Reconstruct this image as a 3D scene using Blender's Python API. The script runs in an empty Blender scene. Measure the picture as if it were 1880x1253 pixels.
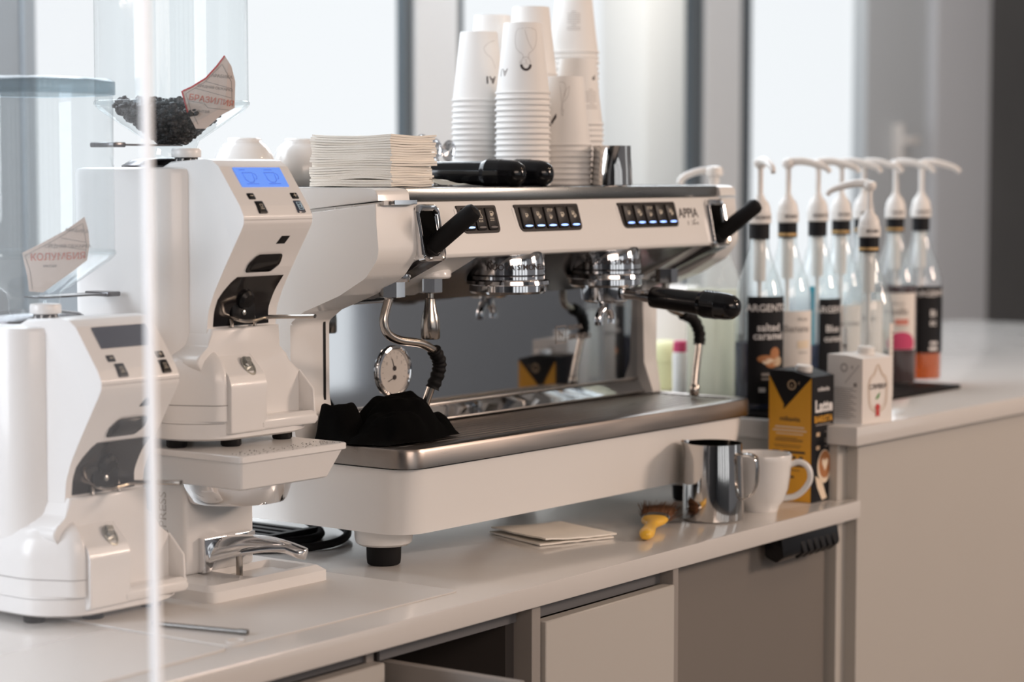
import bpy, bmesh, math, random
from mathutils import Vector, Matrix, noise
R = math.radians
PI = math.pi
rnd = random.Random(7)
COL = bpy.context.scene.collection
SCN = bpy.context.scene

# ------------------------------------------------------------------ materials
def mat(name, col, rough=.5, metal=0., coat=0., emit=None, es=0., spec=.5, var=.0, vscale=20., bump=0., bscale=200., trans=0., ior=1.45, alpha=1., sss=0., aniso=0., stretch=None):
    m = bpy.data.materials.new(name); m.use_nodes = True
    nt = m.node_tree; b = nt.nodes['Principled BSDF']
    def s(k, v):
        if k in b.inputs: b.inputs[k].default_value = v
    s('Base Color', (*col, 1)); s('Roughness', rough); s('Metallic', metal); s('Coat Weight', coat)
    s('Coat Roughness', .06); s('Specular IOR Level', spec); s('Transmission Weight', trans); s('IOR', ior); s('Alpha', alpha)
    if aniso: s('Anisotropic', aniso)
    if sss: s('Subsurface Weight', sss); s('Subsurface Radius', (.01, .008, .006))
    if emit: s('Emission Color', (*emit, 1)); s('Emission Strength', es)
    tc = nt.nodes.new('ShaderNodeTexCoord')
    mp = nt.nodes.new('ShaderNodeMapping'); nt.links.new(tc.outputs['Object'], mp.inputs['Vector'])
    if stretch: mp.inputs['Scale'].default_value = stretch
    n = nt.nodes.new('ShaderNodeTexNoise'); n.inputs['Scale'].default_value = vscale; n.inputs['Detail'].default_value = 4
    nt.links.new(mp.outputs['Vector'], n.inputs['Vector'])
    v = max(var, .012)
    mr = nt.nodes.new('ShaderNodeMapRange'); mr.inputs['To Min'].default_value = max(0, rough - v); mr.inputs['To Max'].default_value = min(1, rough + v)
    nt.links.new(n.outputs['Fac'], mr.inputs['Value']); nt.links.new(mr.outputs['Result'], b.inputs['Roughness'])
    if var:
        mx = nt.nodes.new('ShaderNodeMix'); mx.data_type = 'RGBA'
        mx.inputs['A'].default_value = (*[c * (1 - var) for c in col], 1); mx.inputs['B'].default_value = (*[min(1, c * (1 + var)) for c in col], 1)
        nt.links.new(n.outputs['Fac'], mx.inputs['Factor']); nt.links.new(mx.outputs['Result'], b.inputs['Base Color'])
    if bump:
        n2 = nt.nodes.new('ShaderNodeTexNoise'); n2.inputs['Scale'].default_value = bscale; n2.inputs['Detail'].default_value = 5
        nt.links.new(mp.outputs['Vector'], n2.inputs['Vector'])
        bp = nt.nodes.new('ShaderNodeBump'); bp.inputs['Strength'].default_value = bump; bp.inputs['Distance'].default_value = .001
        nt.links.new(n2.outputs['Fac'], bp.inputs['Height']); nt.links.new(bp.outputs['Normal'], b.inputs['Normal'])
    return m

def clear(name, tint=(1, 1, 1), refl=1.0, haze=0., hazecol=(.9, .9, .9), rough=.03, streak=False, translucent=True):
    """thin clear sheet: transparent + fresnel gloss + a little milky haze"""
    m = bpy.data.materials.new(name); m.use_nodes = True
    nt = m.node_tree; N = nt.nodes; L = nt.links
    for x in list(N): N.remove(x)
    out = N.new('ShaderNodeOutputMaterial')
    tr = N.new('ShaderNodeBsdfTransparent'); tr.inputs['Color'].default_value = (*tint, 1)
    gl = N.new('ShaderNodeBsdfGlossy'); gl.inputs['Roughness'].default_value = rough
    lw = N.new('ShaderNodeLayerWeight'); lw.inputs['Blend'].default_value = .5
    pw = N.new('ShaderNodeMath'); pw.operation = 'POWER'; pw.inputs[1].default_value = 4.5
    L.new(lw.outputs['Facing'], pw.inputs[0])
    mu = N.new('ShaderNodeMath'); mu.operation = 'MULTIPLY_ADD'; mu.inputs[1].default_value = refl * .6; mu.inputs[2].default_value = refl * .035
    L.new(pw.outputs[0], mu.inputs[0])
    base = tr.outputs[0]
    if haze:
        df = N.new('ShaderNodeBsdfDiffuse'); df.inputs['Color'].default_value = (*hazecol, 1)
        tl = N.new('ShaderNodeBsdfTranslucent'); tl.inputs['Color'].default_value = (*hazecol, 1)
        ad = N.new('ShaderNodeMixShader'); ad.inputs[0].default_value = .5
        L.new(df.outputs[0], ad.inputs[1]); L.new(tl.outputs[0], ad.inputs[2])
        mh = N.new('ShaderNodeMixShader'); mh.inputs[0].default_value = haze
        if streak:
            tc = N.new('ShaderNodeTexCoord'); mp = N.new('ShaderNodeMapping'); mp.inputs['Scale'].default_value = (30, 30, 4)
            nz = N.new('ShaderNodeTexNoise'); nz.inputs['Scale'].default_value = 1.5; nz.inputs['Detail'].default_value = 6
            mr = N.new('ShaderNodeMapRange'); mr.inputs['From Min'].default_value = .3; mr.inputs['From Max'].default_value = .75
            mr.inputs['To Min'].default_value = haze * .75; mr.inputs['To Max'].default_value = haze * 1.3
            L.new(tc.outputs['Object'], mp.inputs['Vector']); L.new(mp.outputs[0], nz.inputs['Vector']); L.new(nz.outputs['Fac'], mr.inputs['Value']); L.new(mr.outputs[0], mh.inputs[0])
        L.new(base, mh.inputs[1]); L.new(ad.outputs[0], mh.inputs[2]); base = mh.outputs[0]
    mx = N.new('ShaderNodeMixShader'); L.new(mu.outputs[0], mx.inputs[0]); L.new(base, mx.inputs[1]); L.new(gl.outputs[0], mx.inputs[2])
    L.new(mx.outputs[0], out.inputs['Surface'])
    return m

M = {}
M['white'] = mat('white_enamel', (.80, .785, .765), .28, coat=.35)
M['white2'] = mat('white_plastic', (.80, .785, .77), .32, coat=.2)
M['seam'] = mat('seam_grey', (.34, .32, .31), .6)
M['chrome'] = mat('chrome', (.80, .80, .81), .07, 1)
M['mirror'] = mat('polished_steel', (.66, .68, .70), .04, 1, var=.03, vscale=3)
M['steel'] = mat('brushed_steel', (.50, .475, .45), .30, 1, var=.12, vscale=6, stretch=(1, 12, 12))
M['traysteel'] = mat('tray_steel', (.33, .295, .27), .33, 1, var=.15, vscale=5, stretch=(1, 10, 10))
M['wandsteel'] = mat('wand_steel', (.46, .42, .38), .2, 1)
M['rodsteel'] = mat('dull_steel', (.22, .21, .20), .45, 1)
M['edgesteel'] = mat('cup_tray_steel', (.27, .275, .27), .27, 1, var=.10, vscale=5, stretch=(1, 12, 12))
M['pitchsteel'] = mat('pitcher_steel', (.64, .62, .60), .075, 1, var=.03)
M['darksteel'] = mat('dark_steel', (.12, .115, .12), .22, 1)
M['black'] = mat('black_plastic', (.008, .008, .009), .36, spec=.3)
M['gloss_black'] = mat('gloss_black_plastic', (.006, .006, .007), .16, coat=.25, spec=.35)
M['void'] = mat('dark_hollow', (.004, .004, .004), .95, spec=.05)
M['rubber'] = mat('black_rubber', (.007, .0065, .007), .6, bump=.2, spec=.22)
M['module'] = mat('button_panel_black', (.017, .013, .0125), .42, spec=.25)
M['button'] = mat('button_black', (.013, .011, .011), .40, spec=.25)
M['icon'] = mat('icon_print', (.62, .56, .46), .6)
M['led'] = mat('blue_led', (.2, .4, 1), .4, emit=(.30, .46, 1.), es=2.2)
M['ledoff'] = mat('unlit_led', (.10, .09, .09), .4)
M['print_dark'] = mat('dark_print', (.05, .04, .04), .6)
M['print_grey'] = mat('grey_print', (.33, .30, .28), .7)
M['print_line'] = mat('fine_line_print', (.40, .37, .35), .7)
M['paper'] = mat('cup_paper', (.84, .82, .795), .6, bump=.05)
M['napkin'] = mat('napkin_tissue', (.90, .86, .79), .95, bump=.5, bscale=900, var=.03, vscale=60)
M['cloth'] = mat('black_cloth', (.006, .006, .006), .97, bump=.5, bscale=1400, spec=.15)
M['ceramic'] = mat('white_ceramic', (.80, .79, .775), .16, coat=.4)
M['counter'] = mat('white_worktop', (.66, .635, .61), .17, coat=.25, var=.035, vscale=9)
M['cabinet'] = mat('cabinet_laminate', (.50, .475, .44), .42, var=.02, vscale=4)
M['cabinetgrey'] = mat('shade_darkened_grey_panel', (.19, .17, .152), .5, var=.03, vscale=3)  # grey door colour, darkened further for the shade under the counter
M['cabinetedge'] = mat('cabinet_edge', (.30, .275, .255), .5)
M['rail'] = mat('dark_grey_rail', (.135, .135, .14), .45)
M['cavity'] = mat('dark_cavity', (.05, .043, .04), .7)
M['lcd_on'] = mat('lit_blue_screen', (.10, .22, .7), .25, emit=(.15, .33, .95), es=.62)
M['lcd_off'] = mat('dark_screen', (.045, .055, .085), .12, coat=.5)
M['lcd_ink'] = mat('screen_ink', (.07, .16, .55), .5, emit=(.08, .18, .62), es=.5)
M['amber'] = mat('black_window', (.008, .007, .008), .14, coat=.3, spec=.35)
M['zinc'] = mat('zinc_bolt', (.55, .55, .52), .28, 1)
M['bean'] = mat('coffee_beans', (.016, .010, .009), .45, var=.3, vscale=80)
M['dial'] = mat('gauge_dial', (.72, .66, .60), .5)
M['wall'] = mat('grey_wall_paint', (.56, .595, .62), .75, var=.02, vscale=2)
M['wall2'] = mat('pale_grey_panel', (.66, .68, .71), .6, var=.02, vscale=2)
M['darkwall'] = mat('dark_wall', (.135, .137, .138), .8, var=.25, vscale=1.6)
M['roomwall'] = mat('room_wall', (.34, .35, .375), .8, var=.04, vscale=1)
M['ceil'] = mat('ceiling_paint', (.34, .32, .30), .9)
M['floor'] = mat('floor_tiles', (.22, .20, .185), .5, var=.1, vscale=3)
M['frame'] = mat('grey_window_frame', (.72, .75, .77), .5)
M['framedark'] = mat('dark_window_gasket', (.10, .12, .135), .5)
M['framecol'] = mat('blue_grey_column', (.30, .36, .41), .6)
M['roomdark'] = mat('dark_room_wall', (.085, .09, .10), .8, var=.04, vscale=1)
M['outside'] = mat('exterior_render', (.85, .83, .80), .9)
M['outgrey'] = mat('exterior_grey', (.32, .36, .40), .9, var=.2, vscale=2)
M['pump'] = mat('white_pump_plastic', (.80, .77, .74), .38)
M['lblack'] = mat('black_label', (.008, .008, .010), .5, spec=.25)
M['lwhite'] = mat('white_label', (.76, .70, .65), .55)
M['gold'] = mat('gold_band', (.55, .36, .16), .4, .6)
M['ptext'] = mat('pale_print', (.75, .73, .72), .6)
M['orange'] = mat('orange_card', (.74, .36, .03), .45)
M['yellow'] = mat('yellow_paint', (.85, .48, .04), .35, coat=.3)
M['bristle'] = mat('brown_bristle', (.16, .07, .03), .8)
M['milkwhite'] = mat('white_card', (.80, .755, .715), .45)
M['red'] = mat('red_print', (.55, .05, .05), .5)
M['redmute'] = mat('faded_red_print', (.62, .22, .17), .6)
M['pink'] = mat('pink_print', (.55, .05, .14), .5)
M['green'] = mat('green_print', (.10, .30, .10), .5)
M['lime'] = mat('lime_plastic', (.72, .72, .42), .5)
M['tan'] = mat('tan_print', (.55, .40, .26), .6)
M['print_emboss'] = mat('embossed_grey', (.55, .52, .49), .5)
M['cyan_print'] = mat('pale_blue_print', (.45, .65, .80), .5)
M['brown'] = mat('caramel_print', (.42, .17, .06), .5)
M['cream'] = mat('cream_print', (.80, .66, .50), .5)
M['card'] = mat('kraft_tag', (.66, .55, .49), .75)
M['silmat'] = mat('translucent_silicone', (.68, .65, .62), .36)
M['glass'] = clear('hazed_glass', (.95, .98, .985), 1.5, .12, (.92, .96, .98))  # whitish haze stands in for bright background refracted by the bottles
M['hopper'] = clear('clear_hopper_plastic', (.95, .97, .975), 1.0, .05, (.8, .88, .92))
M['hopperlid'] = clear('tinted_hopper_lid', (.55, .63, .67), .9, .10, (.25, .33, .37))
M['acrylic'] = clear('hazy_acrylic', (.99, .992, .995), .25, .034, (.95, .94, .95), .05, streak=True)
M['acryledge'] = mat('glowing_acrylic_edge', (.95, .94, .94), .5, emit=(.9, .92, .95), es=.30)  # faint emission imitates light caught in the sheet's edge
M['pane'] = clear('window_pane', (.985, .99, .99), .5)
M['jugplastic'] = clear('translucent_jug', (.95, .96, .95), .8, .22, (.93, .94, .93))
def liquid(name, col, dens=.5):
    return clear(name, col, .6, dens, col, .05)
M['liq_navy'] = liquid('navy_syrup', (.015, .03, .10), .6)
M['liq_blue'] = liquid('blue_syrup', (.02, .06, .20), .5)
M['liq_cyan'] = mat('cyan_syrup_film', (.05, .42, .58), .3)
M['liq_red'] = liquid('dark_red_syrup', (.09, .006, .016), .55)
M['liq_amber'] = liquid('amber_syrup', (.80, .30, .05), .22)
M['liq_pale'] = liquid('pale_syrup', (.80, .82, .72), .35)
M['liq_soap'] = liquid('pale_green_liquid', (.93, .93, .84), .70)

# ------------------------------------------------------------------ helpers
def tag(o, label=None, cat=None, group=None, kind=None):
    if label: o['label'] = label
    if cat: o['category'] = cat
    if group: o['group'] = group
    if kind: o['kind'] = kind
    return o
def thing(name, label, cat, loc=(0, 0, 0), rotz=0., group=None):
    o = bpy.data.objects.new(name, None); COL.objects.link(o); o.empty_display_size = .05
    o.location = loc; o.rotation_euler = (0, 0, rotz)
    return tag(o, label, cat, group)
def finish(name, bm, m, parent=None, ang=38, flat=False, label=None):
    bmesh.ops.recalc_face_normals(bm, faces=bm.faces[:])
    me = bpy.data.meshes.new(name); bm.to_mesh(me); bm.free()
    me.materials.append(M[m] if isinstance(m, str) else m)
    if not flat:
        me.polygons.foreach_set('use_smooth', [True] * len(me.polygons))
        me.set_sharp_from_angle(angle=R(ang))
    o = bpy.data.objects.new(name, me); COL.objects.link(o)
    if parent is not None: o.parent = parent
    if label: o['label'] = label
    return o
def copy_tree(o, parent=None):
    c = o.copy(); COL.objects.link(c)
    if parent is not None: c.parent = parent
    for ch in list(o.children): copy_tree(ch, c)
    return c
def BM(): return bmesh.new()
def frame(origin, z=(0, 0, 1), x=None):
    z = Vector(z).normalized()
    x = Vector(x) if x is not None else (Vector((1, 0, 0)) if abs(z.x) < .9 else Vector((0, 1, 0)))
    x = (x - z * x.dot(z)).normalized(); y = z.cross(x)
    m = Matrix((x, y, z)).transposed().to_4x4(); m.translation = Vector(origin); return m
def box(bm, x0, x1, y0, y1, z0, z1, r=0., seg=2, mtx=None):
    vs = [bm.verts.new((x, y, z)) for x in (x0, x1) for y in (y0, y1) for z in (z0, z1)]
    fs = [bm.faces.new([vs[i] for i in f]) for f in ((0, 1, 3, 2), (4, 6, 7, 5), (0, 4, 5, 1), (2, 3, 7, 6), (0, 2, 6, 4), (1, 5, 7, 3))]
    geo = vs
    if r > 0:
        es = list({e for f in fs for e in f.edges})
        res = bmesh.ops.bevel(bm, geom=es, offset=r, segments=seg, profile=.5, affect='EDGES', clamp_overlap=True)
        geo = list({v for f in res['faces'] for v in f.verts} | {v for v in vs if v.is_valid})
    if mtx is not None: bmesh.ops.transform(bm, matrix=mtx, verts=geo)
    return geo
def rpoly(pts, rad, seg=5):
    """round the corners of a polygon; rad scalar or list"""
    out = []; n = len(pts)
    for i, p in enumerate(pts):
        r = rad[i] if isinstance(rad, (list, tuple)) else rad
        p = Vector(p); a = Vector(pts[i - 1]) - p; b = Vector(pts[(i + 1) % n]) - p
        if r <= 0: out.append(tuple(p)); continue
        la, lb = a.length, b.length; a.normalize(); b.normalize()
        th = math.acos(max(-1, min(1, a.dot(b)))); t = min(r / math.tan(th / 2), la * .49, lb * .49)
        q0 = p + a * t; q1 = p + b * t
        for k in range(seg + 1):
            s = k / seg
            out.append(tuple(q0 * (1 - s) ** 2 + p * 2 * s * (1 - s) + q1 * s * s))
    return out
def prism(bm, pts, axis, a0, a1, bev=0., seg=2, side='both'):
    """extrude 2-D polygon; axis 'x': pts=(y,z), 'y': pts=(x,z), 'z': pts=(x,y)"""
    def P(p, a): return {'x': (a, p[0], p[1]), 'y': (p[0], a, p[1]), 'z': (p[0], p[1], a)}[axis]
    A = [bm.verts.new(P(p, a0)) for p in pts]; B = [bm.verts.new(P(p, a1)) for p in pts]
    n = len(pts); f0 = bm.faces.new(A[::-1]); f1 = bm.faces.new(B)
    for i in range(n): bm.faces.new((A[i], A[(i + 1) % n], B[(i + 1) % n], B[i]))
    if bev > 0:
        es = list((set(f0.edges) if side != 'hi' else set()) | (set(f1.edges) if side != 'lo' else set()))
        bmesh.ops.bevel(bm, geom=es, offset=bev, segments=seg, profile=.5, affect='EDGES', clamp_overlap=True)
def lathe(bm, prof, n=32, mtx=None, cap0=True, cap1=True, sq=0.):
    """profile list of (r,z); sq>0 makes a rounded-square section"""
    rings = []
    def rad(a):
        if not sq: return 1.
        p = 2 + sq; return (abs(math.cos(a)) ** p + abs(math.sin(a)) ** p) ** (-1 / p)
    for r, z in prof:
        ring = []
        for i in range(n):
            a = 2 * PI * i / n; k = rad(a); v = Vector((r * k * math.cos(a), r * k * math.sin(a), z))
            ring.append(bm.verts.new(mtx @ v if mtx is not None else v))
        rings.append(ring)
    for A, B in zip(rings, rings[1:]):
        for i in range(n): bm.faces.new((A[i], A[(i + 1) % n], B[(i + 1) % n], B[i]))
    if cap0: bm.faces.new(rings[0][::-1])
    if cap1: bm.faces.new(rings[-1])
    return rings
def smoothpath(pts, sub=6):
    P = [Vector(p) for p in pts]; out = []
    for i in range(len(P) - 1):
        p0 = P[max(0, i - 1)]; p1 = P[i]; p2 = P[i + 1]; p3 = P[min(len(P) - 1, i + 2)]
        for k in range(sub):
            t = k / sub
            out.append(.5 * ((2 * p1) + (p2 - p0) * t + (2 * p0 - 5 * p1 + 4 * p2 - p3) * t * t + (3 * p1 - p0 - 3 * p2 + p3) * t ** 3))
    out.append(P[-1]); return out
def tube(bm, pts, r, n=10, caps=True, flat=None, up=(0, 0, 1)):
    """tube along points; r number or list; flat=(a,b) elliptical section scale"""
    P = [Vector(p) for p in pts]; rings = []; prev = None
    for i, p in enumerate(P):
        t = (P[min(i + 1, len(P) - 1)] - P[max(i - 1, 0)]).normalized()
        if prev is None:
            u = Vector(up); u = u - t * u.dot(t)
            if u.length < 1e-4: u = Vector((1, 0, 0)) - t * t.x
            u.normalize()
        else:
            u = prev - t * prev.dot(t); u.normalize()
        prev = u; w = t.cross(u); rr = r[i] if isinstance(r, (list, tuple)) else r
        fa, fb = flat if flat else (1, 1)
        rings.append([bm.verts.new(p + (u * math.cos(2 * PI * k / n) * fa + w * math.sin(2 * PI * k / n) * fb) * rr) for k in range(n)])
    for A, B in zip(rings, rings[1:]):
        for i in range(n): bm.faces.new((A[i], A[(i + 1) % n], B[(i + 1) % n], B[i]))
    if caps: bm.faces.new(rings[0][::-1]); bm.faces.new(rings[-1])
def loft(bm, rings, caps=True):
    V = [[bm.verts.new(p) for p in r] for r in rings]; n = len(V[0])
    for A, B in zip(V, V[1:]):
        for i in range(n): bm.faces.new((A[i], A[(i + 1) % n], B[(i + 1) % n], B[i]))
    if caps: bm.faces.new(V[0][::-1]); bm.faces.new(V[-1])
def pipe(bm, pts, r, n=10, sub=6, **k): tube(bm, smoothpath(pts, sub), r, n, **k)
_tc = {}
def text_bm(s, size, align='CENTER', bold=0.):
    cu = bpy.data.curves.new('t', 'FONT'); cu.body = s; cu.size = size; cu.align_x = align; cu.align_y = 'CENTER'; cu.offset = bold * size; cu.resolution_u = 3
    o = bpy.data.objects.new('t', cu); COL.objects.link(o)
    dg = bpy.context.evaluated_depsgraph_get(); dg.update()
    me = bpy.data.meshes.new_from_object(o.evaluated_get(dg)); bm = bmesh.new(); bm.from_mesh(me)
    bpy.data.objects.remove(o); bpy.data.curves.remove(cu); bpy.data.meshes.remove(me); return bm
def text(bmdst, s, size, mtx, align='CENTER', bold=0., wrap=None, shear=0., sx=1.):
    """wrap: function (tx,ty)->Vector"""
    b = text_bm(s, size, align, bold)
    if wrap: bmesh.ops.triangulate(b, faces=b.faces[:])
    mp = {}
    for v in b.verts:
        x, y = v.co.x * sx + shear * v.co.y, v.co.y
        mp[v.index] = bmdst.verts.new(wrap(x, y) if wrap else mtx @ Vector((x, y, 0)))
    for f in b.faces:
        try: bmdst.faces.new([mp[v.index] for v in f.verts])
        except ValueError: pass
    b.free()
def plane_m(origin, right, up):
    r = Vector(right).normalized(); u = Vector(up); u = (u - r * u.dot(r)).normalized(); n = r.cross(u)
    m = Matrix((r, u, n)).transposed().to_4x4(); m.translation = Vector(origin); return m
def poly(bm, pts, mtx=None, wrap=None):
    vs = [bm.verts.new(wrap(*p) if wrap else mtx @ Vector((p[0], p[1], 0))) for p in pts]
    return bm.faces.new(vs)
def ribbon(bm, pts, w, mtx=None, wrap=None, closed=False):
    """flat stroke of width w through 2-D pts"""
    P = [Vector((p[0], p[1])) for p in pts]; n = len(P); L = []
    for i in range(n):
        a = P[i - 1] if (closed or i > 0) else P[i]; b = P[(i + 1) % n] if (closed or i < n - 1) else P[i]
        t = (b - a); t = t.normalized() if t.length > 1e-9 else Vector((1, 0)); nn = Vector((-t.y, t.x)) * w / 2
        q = [P[i] + nn, P[i] - nn]
        L.append([bm.verts.new(wrap(*k) if wrap else mtx @ Vector((k.x, k.y, 0))) for k in q])
    for i in range(n if closed else n - 1):
        A, B = L[i], L[(i + 1) % n]; bm.faces.new((A[0], A[1], B[1], B[0]))
def circ(cx, cy, rx, ry=None, n=20, a0=0., a1=2 * PI, full=True):
    ry = rx if ry is None else ry
    return [(cx + rx * math.cos(a0 + (a1 - a0) * i / (n if full else n - 1)), cy + ry * math.sin(a0 + (a1 - a0) * i / (n if full else n - 1))) for i in range(n)]
def ordinal(k): return ['topmost', 'second', 'third', 'fourth', 'fifth', 'sixth', 'seventh', 'eighth', 'ninth', 'tenth', 'eleventh', 'twelfth', 'thirteenth', 'fourteenth', 'fifteenth', 'sixteenth', 'seventeenth', 'eighteenth', 'nineteenth', 'twentieth', 'twenty-first', 'twenty-second', 'twenty-third', 'twenty-fourth', 'twenty-fifth', 'twenty-sixth', 'twenty-seventh', 'twenty-eighth', 'twenty-ninth', 'thirtieth'][k]

# ------------------------------------------------------------------ camera
CAM = Vector((-2.04295, -1.72476, .48800))
TH, PIT = R(37.5), math.atan(309.5 / 4100.)
cd = bpy.data.cameras.new('camera'); cam = bpy.data.objects.new('camera', cd); COL.objects.link(cam)
cd.sensor_width = 36; cd.lens = 4100 * 36 / 1880.; cd.clip_start = .05
fwd = Vector((math.cos(TH) * math.cos(PIT), math.sin(TH) * math.cos(PIT), -math.sin(PIT)))
cam.location = CAM; cam.rotation_euler = fwd.to_track_quat('-Z', 'Y').to_euler()
cd.dof.use_dof = True; cd.dof.focus_distance = 2.74; cd.dof.aperture_fstop = 3.4
SCN.camera = cam
def to_cam(x, y): return math.atan2(CAM.y - y, CAM.x - x)

# ------------------------------------------------------------------ setting
def struct(name, bm, m, parent=None, **k):
    o = finish(name, bm, m, parent, **k)
    if parent is None: o['kind'] = 'structure'
    return o
FZ, CZ = -.92, 2.05
b = BM(); box(b, -4.6, 7.2, -4.7, 1.75, FZ - .05, FZ); struct('floor', b, 'floor')
b = BM(); box(b, -4.6, 7.2, -4.7, 1.75, CZ, CZ + .05); struct('ceiling', b, 'ceil')
# back wall: glazed, built from upright pieces
WY = 1.6
def wallbox(name, x0, x1, m, y0=WY, y1=WY + .03, z0=FZ, z1=CZ, r=.004):
    b = BM(); box(b, x0, x1, y0, y1, z0, z1, r, 1); return struct(name, b, m)
wallbox('wall_back', -4.6, -.4, 'roomwall')
wallbox('trim_1', .30, .765, 'framecol')
wallbox('trim_2', .765, .80, 'framecol', WY - .006)
wallbox('trim_3', 1.889, 1.918, 'framedark')
wallbox('trim_4', 1.918, 2.074, 'frame', WY - .008)
wallbox('trim_5', 2.074, 2.106, 'framedark')
wallbox('trim_6', 3.098, 3.15, 'framedark')
wallbox('trim_7', 3.15, 3.335, 'frame', WY - .008)
wallbox('trim_8', 3.335, 3.385, 'framedark', WY - .012)
wallbox('wall_right', 4.035, 4.44, 'wall', WY - .02)
DOOR = wallbox('door_1', 4.44, 4.83, 'wall2', WY - .05)
wallbox('wall_end', 4.845, 7.2, 'darkwall', WY - .03)
def window(n, x0, x1, zb=-.5):
    b = BM(); box(b, x0, x1, WY + .012, WY + .018, zb, CZ); w = struct('window_%d' % n, b, 'pane')
    b = BM(); box(b, x0, x1, WY + .002, WY + .03, FZ, zb); struct('window_sill', b, 'frame', w)
window(1, -.4, .30); window(2, .80, 1.889); window(3, 2.106, 3.098); window(4, 3.385, 4.035)
b = BM(); box(b, 4.20, 4.222, WY - .055, WY - .02, .50, .64, .005); box(b, 4.215, 4.30, WY - .07, WY - .055, .575, .60, .006); box(b, 4.205, 4.217, WY - .06, WY - .02, .58, .595); 
finish('door_handle', b, 'pump', DOOR, label='pale lever handle on a long plate')
# room behind the camera
b = BM(); box(b, 7.2, 7.3, -4.7, 1.75, FZ, CZ); struct('wall_far_right', b, 'roomwall')
b = BM(); box(b, -4.7, -4.6, -4.7, 1.75, FZ, CZ); struct('wall_left', b, 'roomdark')
b = BM()
xs = [-4.6, -3.2, -2.45, -2.2, -1.45, -1.2, -.55, -.3, .25, .4, 1.0, 4.3, 5.62, 7.2]
for i in range(0, 9, 2): box(b, xs[i], xs[i + 1], -4.7, -4.6, FZ, CZ)
for i in range(1, 10, 2): box(b, xs[i], xs[i + 1], -4.7, -4.6, FZ, -.3); box(b, xs[i], xs[i + 1], -4.7, -4.6, 1.75, CZ)
struct('wall_front', b, 'roomdark')
b = BM(); box(b, xs[10], xs[11], -4.7, -4.6, FZ, CZ); box(b, xs[12], xs[13], -4.7, -4.6, FZ, CZ); box(b, xs[11], xs[12], -4.7, -4.6, FZ, -.5); box(b, xs[11], xs[12], -4.7, -4.6, 1.85, CZ); struct('wall_front_right', b, 'roomwall')
# exterior seen through the glass
b = BM(); box(b, -12, 24, 1.8, 30, -1.3, -1.2); struct('ground', b, 'outgrey')
b = BM(); box(b, 4.57, 4.90, 2.75, 2.95, -1.2, 3.2, .01); box(b, 4.53, 4.94, 2.7, 3.0, 3.2, 3.3, .01)
tag(finish('building', b, 'outside'), 'cream rendered building corner outside the middle window', 'building')

# ------------------------------------------------------------------ counter and cabinets
rotC = Matrix.Rotation(R(2.05), 4, 'Z'); rotC.translation = Vector((0, -.157, 0))
t = thing('worktop', 'long glossy white counter top carrying the coffee machine', 'worktop', (0, -.157, -.027), R(2.05))
b = BM(); prism(b, [(-1.6, 0), (.897, 0), (.897, .022), (.8705, .022), (.8705 + .03, .86), (-1.6, .86)], 'z', 0, .027, .0022, 2); finish('slab', b, 'counter', t)
def railpart(t, x0, x1):
    b = BM(); box(b, x0, x1, .016, .05, -FZ - .048, -FZ - .0275); finish('underside_rail', b, 'rail', t, label='dark grey rail under the worktop edge')
# drawers
def front(bm, x0, x1, z0, z1, y0=.012, y1=.032): box(bm, x0, x1, y0, y1, z0, z1, .0015, 1)
t = thing('drawer_cabinet', 'pale cabinet with a closed drawer to the right of the open bay', 'cabinet', (.22, -.14, FZ), R(2.05)); zf = -FZ
b = BM(); box(b, -.145, .15, -.006, .012, .12, zf - .048, .0015, 1); finish('drawer_front', b, 'cabinet', t)
railpart(t, -.147, .149)
b = BM(); box(b, .150, .163, -.004, .60, .0, zf - .0275, .001, 1); box(b, -.166, -.148, .0, .60, 0, zf - .0275, .001, 1); box(b, -.148, .15, .5, .58, 0, zf - .0275); finish('carcass', b, 'cabinetedge', t)
t = thing('open_cabinet', 'open cabinet bay with a pulled drawer under the counter', 'cabinet', (-.08, -.145, FZ), R(2.05))
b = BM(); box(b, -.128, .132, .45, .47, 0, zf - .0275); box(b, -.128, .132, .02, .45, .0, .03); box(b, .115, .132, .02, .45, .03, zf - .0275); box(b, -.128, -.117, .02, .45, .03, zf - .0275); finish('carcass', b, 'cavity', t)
railpart(t, -.128, .132)
b = BM(); box(b, -.112, -.100, -.16, .40, zf - .25, zf - .052, .001, 1); box(b, .095, .107, -.16, .40, zf - .25, zf - .16, .001, 1); box(b, -.112, .107, .39, .40, zf - .25, zf - .12); box(b, -.112, .107, -.16, .40, zf - .258, zf - .25)
finish('pulled_drawer', b, 'cabinetedge', t)
t = thing('end_cabinet', 'pale cabinet with a closed drawer at the near left under the counter', 'cabinet', (-.5, -.15, FZ), R(2.05))
b = BM(); box(b, -.55, .287, -.006, .012, .12, zf - .048, .0015, 1); finish('drawer_front', b, 'cabinet', t)
railpart(t, -.55, .276)
b = BM(); box(b, .276, .289, .012, .6, 0, zf - .0275); box(b, -.55, .276, .5, .55, 0, zf - .0275); finish('carcass', b, 'cabinetedge', t)
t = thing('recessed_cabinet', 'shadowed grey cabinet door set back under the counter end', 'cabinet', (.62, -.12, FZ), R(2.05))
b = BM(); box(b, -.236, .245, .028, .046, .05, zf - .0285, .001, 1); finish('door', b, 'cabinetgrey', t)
b = BM(); box(b, -.236, .228, .05, .56, .0, zf - .03); finish('carcass', b, 'cabinetgrey', t)
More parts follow.
